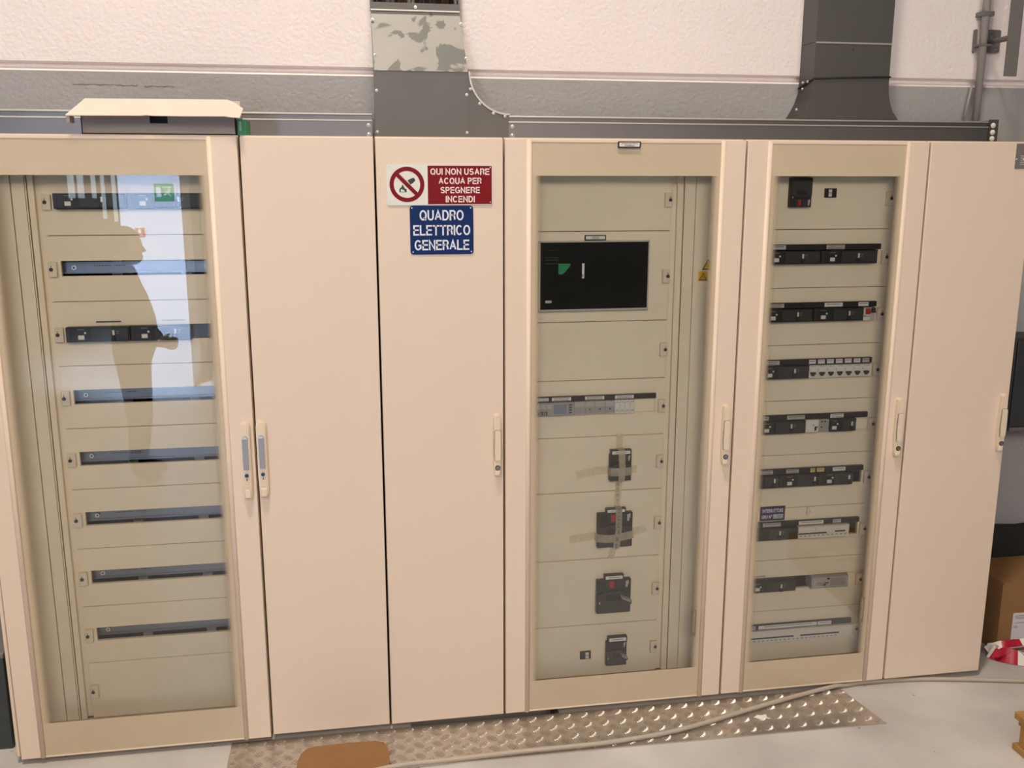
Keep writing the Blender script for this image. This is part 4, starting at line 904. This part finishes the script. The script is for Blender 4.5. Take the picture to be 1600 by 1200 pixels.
outline = [(-0.470, -0.030), (-0.445, 0.10), (-0.035, 0.10), (-0.012, 0.075), (0.016, 0.03), (0.013, -0.040), (-0.012, -0.036), (-0.03, -0.029), (-0.14, -0.030), (-0.235, -0.028), (-0.25, -0.024), (-0.265, -0.028), (-0.36, -0.029)]
A = [b.bm.verts.new(on_lid(*p)) for p in outline]; B = [b.bm.verts.new(Vector(on_lid(*p)) + Vector((0, 0, 0.0025))) for p in outline]
fs = [b.bm.faces.new(A), b.bm.faces.new(B[::-1])]
for i in range(len(A)): fs.append(b.bm.faces.new((A[i], B[i], B[(i + 1) % len(A)], A[(i + 1) % len(A)])))
b.box(-0.469, -0.460, -0.0275, 0.02, 2.030, 2.0485, BOXG)
b.box(-0.445, 0.0, 0.10, 0.105, 2.064, 2.1045, BOXW)
b.build('lid', cb)['label'] = 'creamy white lid propped open'
gb = MB(GREEN, SIGNW); gb.box(-0.005, 0.022, 0.04, 0.16, 2.0008, 2.047, GREEN, bev=0.001)
gb.mesh(text_mesh('NOVA', 0.004, 2.028, 0.026, 0.007, 0.0399, 0.0003, 0, math.pi / 2), SIGNW)
tag(gb.build('green_box', origin=(0.0085, 0.1, 2.0008)), 'small green box squeezed behind the right end of the white carton', 'box')

# ---------------------------------------------------------------- floor things
# chequer plate
ang = math.radians(-0.35)
b = MB(ALU); z0, z1 = 0.0005, 0.0045
b.prism([(-0.135, 0.006), (-0.135, -0.226), (0.95, -0.230), (2.120, -0.2445), (2.073, 0.003)], z0, z1, 'z')
S2 = 0.0310
def inside(x, y): return -0.132 < x < 2.073 + (0.003 - y) * 0.19 - 0.004 and -0.2285 + max(0, x - 0.95) * -0.0115 + 0.003 < y < 0.002
for row in range(9):
    for col in range(38):
        cx_, cy_ = -0.13 + S2 * (2 * col + row % 2), -0.235 + S2 * row
        a = math.radians(45 if row % 2 == 0 else -45); dx, dy = math.cos(a), math.sin(a); nx_, ny_ = -dy, dx
        for q in range(5):
            off = (q - 2) * 0.0080; ln = (0.012, 0.016, 0.0175, 0.016, 0.012)[q]; hw = 0.0024
            ox, oy = cx_ + nx_ * off, cy_ + ny_ * off
            if not (inside(ox + dx * ln * 0.6, oy + dy * ln * 0.6) and inside(ox - dx * ln * 0.6, oy - dy * ln * 0.6)): continue
            base = [(ox - dx * ln, oy - dy * ln), (ox - dx * ln * 0.6 + nx_ * hw, oy - dy * ln * 0.6 + ny_ * hw), (ox + dx * ln * 0.6 + nx_ * hw, oy + dy * ln * 0.6 + ny_ * hw), (ox + dx * ln, oy + dy * ln), (ox + dx * ln * 0.6 - nx_ * hw, oy + dy * ln * 0.6 - ny_ * hw), (ox - dx * ln * 0.6 - nx_ * hw, oy - dy * ln * 0.6 - ny_ * hw)]
            vb = [b.bm.verts.new((u, v, z1)) for u, v in base]; vt = [b.bm.verts.new((ox + (u - ox) * 0.6, oy + (v - oy) * 0.6, z1 + 0.0022)) for u, v in base]
            b.bm.faces.new(vt)
            for e in range(6): b.bm.faces.new((vb[e], vb[(e + 1) % 6], vt[(e + 1) % 6], vt[e]))
tag(b.build('chequer_plate', origin=(1.0, -0.1, 0.0005)), 'long aluminium chequer plate lying on the floor in front of the cabinets', 'plate')
# cable
def smooth(pts, n=8):
    P = [Vector(p) for p in pts]; out = []
    for i in range(len(P) - 1):
        p0, p1, p2, p3 = P[max(i - 1, 0)], P[i], P[i + 1], P[min(i + 2, len(P) - 1)]
        for k in range(n):
            t = k / n; out.append(0.5 * ((2 * p1) + (-p0 + p2) * t + (2 * p0 - 5 * p1 + 4 * p2 - p3) * t * t + (-p0 + 3 * p1 - 3 * p2 + p3) * t ** 3))
    return out + [P[-1]]
zc = 0.0150; zf = 0.0085
pts = [(0.30, -0.262, zf), (0.40, -0.232, zc), (0.575, -0.226, zc), (0.789, -0.219, zc), (1.006, -0.218, zc), (1.14, -0.214, zc), (1.376, -0.184, zc), (1.696, -0.093, zc), (1.895, -0.038, zc), (2.05, -0.001, zc), (2.10, 0.008, 0.0105), (2.209, 0.018, zf), (2.436, 0.0, zf), (2.785, -0.073, zf), (3.3, -0.20, zf)]
pts[0] = (0.20, -0.275, zf)
tag(MB(CABLEM).tube(smooth(pts), 0.0079, 12).build('floor_cable', origin=(1.4, -0.1, 0)), 'beige cable snaking over the chequer plate and along the floor', 'cable')
# brown cardboard sheet
b = MB(CARD)
outl = [(0.085, -0.40), (0.091, -0.164), (0.100, -0.120), (0.118, -0.092), (0.145, -0.083), (0.25, -0.079), (0.345, -0.083), (0.372, -0.095), (0.385, -0.13), (0.388, -0.205), (0.36, -0.40)]
b.prism(outl, 0.0135, 0.0185, 'z')
for x_ in (0.15, 0.32): b.box(x_, x_ + 0.01, -0.39, -0.10, 0.0070, 0.0135, CARDD)
tag(b.build('cardboard_sheet', origin=(0.24, -0.24, 0.007)), 'brown cardboard sheet lying on the chequer plate at the front', 'cardboard')
b = MB(PAPERW); b.prism([(1.672, -0.140), (1.69, -0.128), (1.705, -0.133), (1.722, -0.128), (1.718, -0.147), (1.728, -0.158), (1.704, -0.150), (1.70, -0.166), (1.684, -0.150)], 0.0065, 0.0078, 'z')
tag(b.build('paper_scrap', origin=(1.70, -0.145, 0.0065)), 'torn white paper scrap on the right part of the chequer plate', 'paper')
# cardboard box beside the last cabinet
bx = thing('cardboard_box', 'brown cardboard box with white shipping label, on the floor by the right cabinet', 'box', (3.1, 0.27, 0))
b = MB(CARD, CARDD); x0, x1, y0, y1, z1 = 2.842, 3.28, 0.165, 0.415, 0.292
th = 0.004
b.box(x0, x1, y0, y0 + th, 0.001, z1, CARD); b.box(x0, x1, y1 - th, y1, 0.001, z1, CARD); b.box(x0, x0 + th, y0 + th, y1 - th, 0.001, z1, CARD); b.box(x1 - th, x1, y0 + th, y1 - th, 0.001, z1, CARD); b.box(x0, x1, y0, y1, 0.0005, th, CARD)
b.box(2.875, 2.892, y0 - 0.0006, y0, 0.022, 0.0225, CARDD); b.box(2.875, 2.892, y0 - 0.0006, y0, 0.040, 0.0405, CARDD); b.box(2.875, 2.8755, y0 - 0.0006, y0, 0.022, 0.040, CARDD); b.box(2.8915, 2.892, y0 - 0.0006, y0, 0.022, 0.040, CARDD)
b.build('carton_body', bx)
b = MB(CARD); b.box(x0 + 0.004, x1, y0 + 0.0, y1, z1 + 0.0005, z1 + 0.0045, CARD); b.build('top_flap', bx)
b = MB(PAPERS, INK); b.box(2.902, 3.05, y0 - 0.0012, y0 - 0.0002, 0.012, 0.165, PAPERS); lines(b, 2.905, 2.96, [0.153, 0.146], y0 - 0.0012, 0.002); lines(b, 2.905, 3.0, [0.140, 0.122], y0 - 0.0012, 0.002); lines(b, 2.905, 2.93, [0.108, 0.102], y0 - 0.0012, 0.002); b.box(2.925, 3.04, y0 - 0.0016, y0 - 0.0012, 0.022, 0.036, INK); b.build('shipping_label', bx)['label'] = 'white printed shipping label'
ob = MB(RUBBER, CARDD); ob.prism([(2.80, 0.001), (3.3, 0.001), (3.3, 0.44), (3.1, 0.425), (2.98, 0.432), (2.90, 0.424), (2.80, 0.428)], 0.422, 0.462, 'y', RUBBER)
tag(ob.build('black_carton', origin=(3.05, 0.42, 0.001)), 'black torn-edged carton standing behind the brown cardboard box', 'box')
# barrier tape heap
bt = MB(TAPER, TAPEW)
def ribbon(path, lean, seg, phase=0.0, ht=0.042):
    P = smooth(path, 7); L_ = 0; prev = None
    for i, p in enumerate(P):
        t = (P[min(i + 1, len(P) - 1)] - P[max(i - 1, 0)]).normalized(); sd = t.cross(Vector((0, 0, 1))).normalized()
        a = lean + 0.35 * math.sin(i * 0.45 + phase * 5)
        cur = (bt.bm.verts.new(p), bt.bm.verts.new(p + sd * ht * math.sin(a) + Vector((0, 0, ht * abs(math.cos(a))))))
        if prev:
            L_ += (p - P[i - 1]).length; f = bt.bm.faces.new((prev[0], cur[0], cur[1], prev[1])); f.material_index = int(L_ / seg + phase) % 2; f.smooth = True
        prev = cur
ribbon([(3.3, -0.06, 0.002), (3.05, -0.03, 0.004), (2.94, 0.005, 0.003), (2.855, 0.05, 0.002), (2.80, 0.09, 0.004), (2.778, 0.125, 0.002), (2.79, 0.15, 0.006)], 0.75, 0.10, 1.30, 0.058)
ribbon([(2.782, 0.128, 0.020), (2.795, 0.140, 0.022), (2.84, 0.136, 0.030), (2.90, 0.133, 0.034), (2.97, 0.135, 0.034), (3.2, 0.136, 0.02)], -0.6, 0.095, 1.2, 0.03)
ribbon([(2.805, 0.125, 0.004), (2.85, 0.100, 0.012), (2.90, 0.102, 0.018), (2.95, 0.085, 0.010), (3.05, 0.09, 0.004)], 0.9, 0.055, 0.2, 0.04)
tag(bt.build('barrier_tape', origin=(2.85, 0.08, 0)), 'crumpled red and white barrier tape on the floor before the cardboard box', 'tape')
# pallet
pa = thing('wooden_pallet', 'corner of a light pine pallet on the floor, lower right', 'pallet', (2.85, -0.95, 0))
X0, X1, Y1_, Y0_ = 2.455, 3.655, -0.45, -1.25
for i in range(3): MB(WOOD).box(X0 + i * 0.55, X0 + i * 0.55 + 0.1, Y0_, Y1_, 0.001, 0.022, bev=0.002).build('bottom_board', pa)
for i in range(3):
    for j in range(3): MB(WOOD).box(X0 + 0.008 + i * 0.545, X0 + 0.098 + i * 0.545, Y1_ - 0.145 - j * 0.3275, Y1_ - 0.02 - j * 0.3275, 0.0225, 0.094).build('block', pa)
for j in range(3): MB(WOOD).box(X0 + 0.005, X1, Y1_ - 0.145 - j * 0.3275, Y1_ - 0.012 - j * 0.3275, 0.0945, 0.116).build('stringer_board', pa)
for j in range(6): MB(WOOD).box(X0 - 0.008, X1, Y1_ - 0.105 - j * 0.134, Y1_ - 0.004 - j * 0.134, 0.1165, 0.140, bev=0.002).build('deck_board', pa)
db = thing('dark_filler', 'dark grey crate added for the dark area past the left edge of the leftmost cabinet', 'filler', (-1.25, 0.28, 0))  # added box; its dark colour fills the dark gap beside the cabinet
b = MB(ENCL); b.box(-1.6, -0.855, 0.10, 0.46, 0.001, 0.33, bev=0.004); b.build('filler_body', db)
b = MB(BRACKET); b.box(-1.605, -0.852, 0.095, 0.464, 0.3305, 0.35, bev=0.003); b.build('lid', db)
# enclosure on the wall to the right
en = thing('wall_enclosure', 'charcoal enclosure on the wall, just right of the last cabinet', 'enclosure', (3.15, 0.4, 0.88))
b = MB(ENCL); b.box(2.89, 3.5, 0.31, WY - 0.001, 0.885, 1.262, bev=0.004); b.build('casing', en)
b = MB(ENCL, BRACKET); b.box(2.895, 3.495, 0.30, 0.309, 0.905, 1.255, bev=0.003); b.box(2.9, 3.48, 0.305, 0.309, 0.888, 0.900, BRACKET); b.build('cover', en)

# ---------------------------------------------------------------- behind the camera: wall signs and the person mirrored in the glass
s = thing('exit_sign', 'green and white exit sign on the white pillar, mirrored in the glass', 'sign', (-1.30, -5.999, 1.77))
b = MB(GREEN); b.box(-1.385, -1.22, -5.9985, -5.996, 1.70, 1.852, GREEN); b.build('sign_board', s)
b = MB(SIGNW); b.box(-1.37, -1.325, -5.9955, -5.9945, 1.735, 1.82, SIGNW); b.box(-1.31, -1.235, -5.9955, -5.9945, 1.815, 1.825, SIGNW)
b.prism([(-1.30, 1.79), (-1.27, 1.785), (-1.255, 1.80), (-1.245, 1.795), (-1.262, 1.77), (-1.24, 1.74), (-1.25, 1.735), (-1.275, 1.762), (-1.30, 1.745), (-1.31, 1.752), (-1.283, 1.775)], -5.9955, -5.9945, 'y', SIGNW)
b.build('pictogram', s)
s = thing('fire_sign', 'small red sign on the white pillar below the exit sign', 'sign', (-1.53, -5.999, 1.42))
MB(REDP).box(-1.578, -1.490, -5.9985, -5.996, 1.386, 1.466).build('sign_board', s)
b = MB(SIGNW); b.box(-1.56, -1.508, -5.9955, -5.9945, 1.40, 1.407, SIGNW); b.prism([(-1.55, 1.42), (-1.52, 1.42), (-1.52, 1.445), (-1.535, 1.455), (-1.55, 1.445)], -5.9955, -5.9945, 'y', SIGNW); b.build('pictogram', s)

def person():
    px_, py_ = -1.04, -3.2
    SCL = 0.968
    root = thing('person', 'person standing in profile, hands together in front, mirrored in the left glass door', 'person', (px_, py_, 0))
    # joints, facing +x: (x, y, z, rx, ry)
    J = {'pelvis': (-0.03, 0, 0.86, .125, .155), 'waist': (0.02, 0, 0.98, .155, .16), 'chest': (-0.02, 0, 1.20, .125, .165), 'neck': (-0.03, 0, 1.37, .058, .062), 'skull': (-0.01, 0, 1.44, .06, .06)}
    for s_, n_ in ((1, 'l'), (-1, 'r')):
        J['sh' + n_] = (-0.03, s_ * 0.175, 1.31, .058, .058); J['el' + n_] = (-0.04, s_ * 0.225, 1.06, .045, .045); J['wr' + n_] = (0.14, s_ * 0.12, 0.93, .03, .03)
        J['hp' + n_] = (-0.02, s_ * 0.085, 0.80, .095, .09); J['kn' + n_] = (0.0, s_ * 0.095, 0.45, .062, .062); J['an' + n_] = (-0.035, s_ * 0.10, 0.085, .042, .042); J['to' + n_] = (0.12, s_ * 0.115, 0.04, .036, .042)
    E_ = [('pelvis', 'waist'), ('waist', 'chest'), ('chest', 'neck'), ('neck', 'skull')]
    for n_ in 'lr': E_ += [('chest', 'sh' + n_), ('sh' + n_, 'el' + n_), ('el' + n_, 'wr' + n_), ('pelvis', 'hp' + n_), ('hp' + n_, 'kn' + n_), ('kn' + n_, 'an' + n_), ('an' + n_, 'to' + n_)]
    def skin(J, E_, rootname, lv=2):
        names = list(J); me = bpy.data.meshes.new('k'); me.from_pydata([J[n][:3] for n in names], [(names.index(a), names.index(b)) for a, b in E_], [])
        ob = bpy.data.objects.new('k', me); COL.objects.link(ob)
        ob.modifiers.new('s', 'SKIN'); sm = ob.modifiers.new('d', 'SUBSURF'); sm.levels = lv
        for i, n in enumerate(names): me.skin_vertices[0].data[i].radius = J[n][3:5]; me.skin_vertices[0].data[i].use_root = (n == rootname)
        out = bpy.data.meshes.new_from_object(ob.evaluated_get(bpy.context.evaluated_depsgraph_get()))
        bpy.data.objects.remove(ob); return out
    SKIN = mat('skin', (0.55, 0.33, 0.24), 0.5); SHIRT = mat('dark_jacket', (0.035, 0.035, 0.045), 0.8); TROU = mat('dark_trousers', (0.03, 0.032, 0.04), 0.85); SHOE = mat('black_shoe', (0.02, 0.02, 0.02), 0.5); HAIR = mat('dark_hair', (0.03, 0.022, 0.018), 0.7)
    b = MB(SHIRT, SKIN, TROU, SHOE)
    b.mesh(skin(J, E_, 'pelvis'), SHIRT)
    b.ball((0.0, 0, 1.535), 0.1, (0.92, 0.76, 1.18), SKIN, 24)                                   # head
    b.ball((0.025, 0, 1.475), 0.07, (0.9, 0.8, 0.75), SKIN)                                       # jaw
    b.prism([(0.082, 1.555), (0.112, 1.508), (0.085, 1.500)], -0.014, 0.014, 'y', SKIN)           # nose
    b.ball((0.082, 0, 1.472), 0.014, (0.9, 1.6, 0.6), SKIN)                                       # lips
    for s_ in (1, -1):
        b.ball((-0.01, s_ * 0.077, 1.525), 0.026, (0.7, 0.35, 1.2), SKIN); b.ball((0.075, s_ * 0.03, 1.545), 0.011, (0.7, 1, 0.7), SIGNW)
        # hand: palm, four fingers and a thumb
        H = {'w': (0.13, s_ * 0.125, 0.933, .024, .022), 'p': (0.185, s_ * 0.085, 0.915, .030, .016)}; HE = [('w', 'p')]
        for q in range(4):
            z_ = 0.938 - q * 0.017; ln = (0.9, 1.0, 0.95, 0.75)[q]
            H['k%d' % q] = (0.213, s_ * 0.068, z_, .0095, .0095); H['m%d' % q] = (0.213 + 0.034 * ln, s_ * 0.045, z_ - 0.004, .008, .008); H['t%d' % q] = (0.213 + 0.042 * ln, s_ * 0.018, z_ - 0.008, .007, .007)
            HE += [('p', 'k%d' % q), ('k%d' % q, 'm%d' % q), ('m%d' % q, 't%d' % q)]
        H['u'] = (0.175, s_ * 0.065, 0.950, .010, .010); H['v'] = (0.205, s_ * 0.038, 0.966, .008, .008); HE += [('p', 'u'), ('u', 'v')]
        b.mesh(skin(H, HE, 'w', 1), SKIN)
    bm = b.bm; bm.faces.ensure_lookup_table(); isk, itr, ish = b.mi(SKIN), b.mi(TROU), b.mi(SHOE)
    for f in bm.faces:
        f.smooth = True; c = f.calc_center_median()
        if f.material_index == 0:
            if c.z > 1.375: f.material_index = isk
            elif c.z < 0.075: f.material_index = ish
            elif c.z < 0.84 and abs(c.y) < 0.2 and c.x < 0.12: f.material_index = itr
    zmin = min(v.co.z for v in bm.verts)
    for v in bm.verts: v.co = Vector((px_ + v.co.x, py_ + v.co.y, 0.001 + (v.co.z - zmin) * SCL))
    b.build('body', root)
    h = MB(HAIR); h.ball((px_ - 0.015, py_, 1.562 - zmin), 0.105, (0.93, 0.80, 1.05), HAIR, 24)
    bmesh.ops.delete(h.bm, geom=[v for v in h.bm.verts if (v.co.x - px_ > 0.05 and v.co.z < 1.60) or v.co.z < 1.49], context='VERTS')
    for v in h.bm.verts: v.co.z *= SCL
    h.build('hair', root)
person()
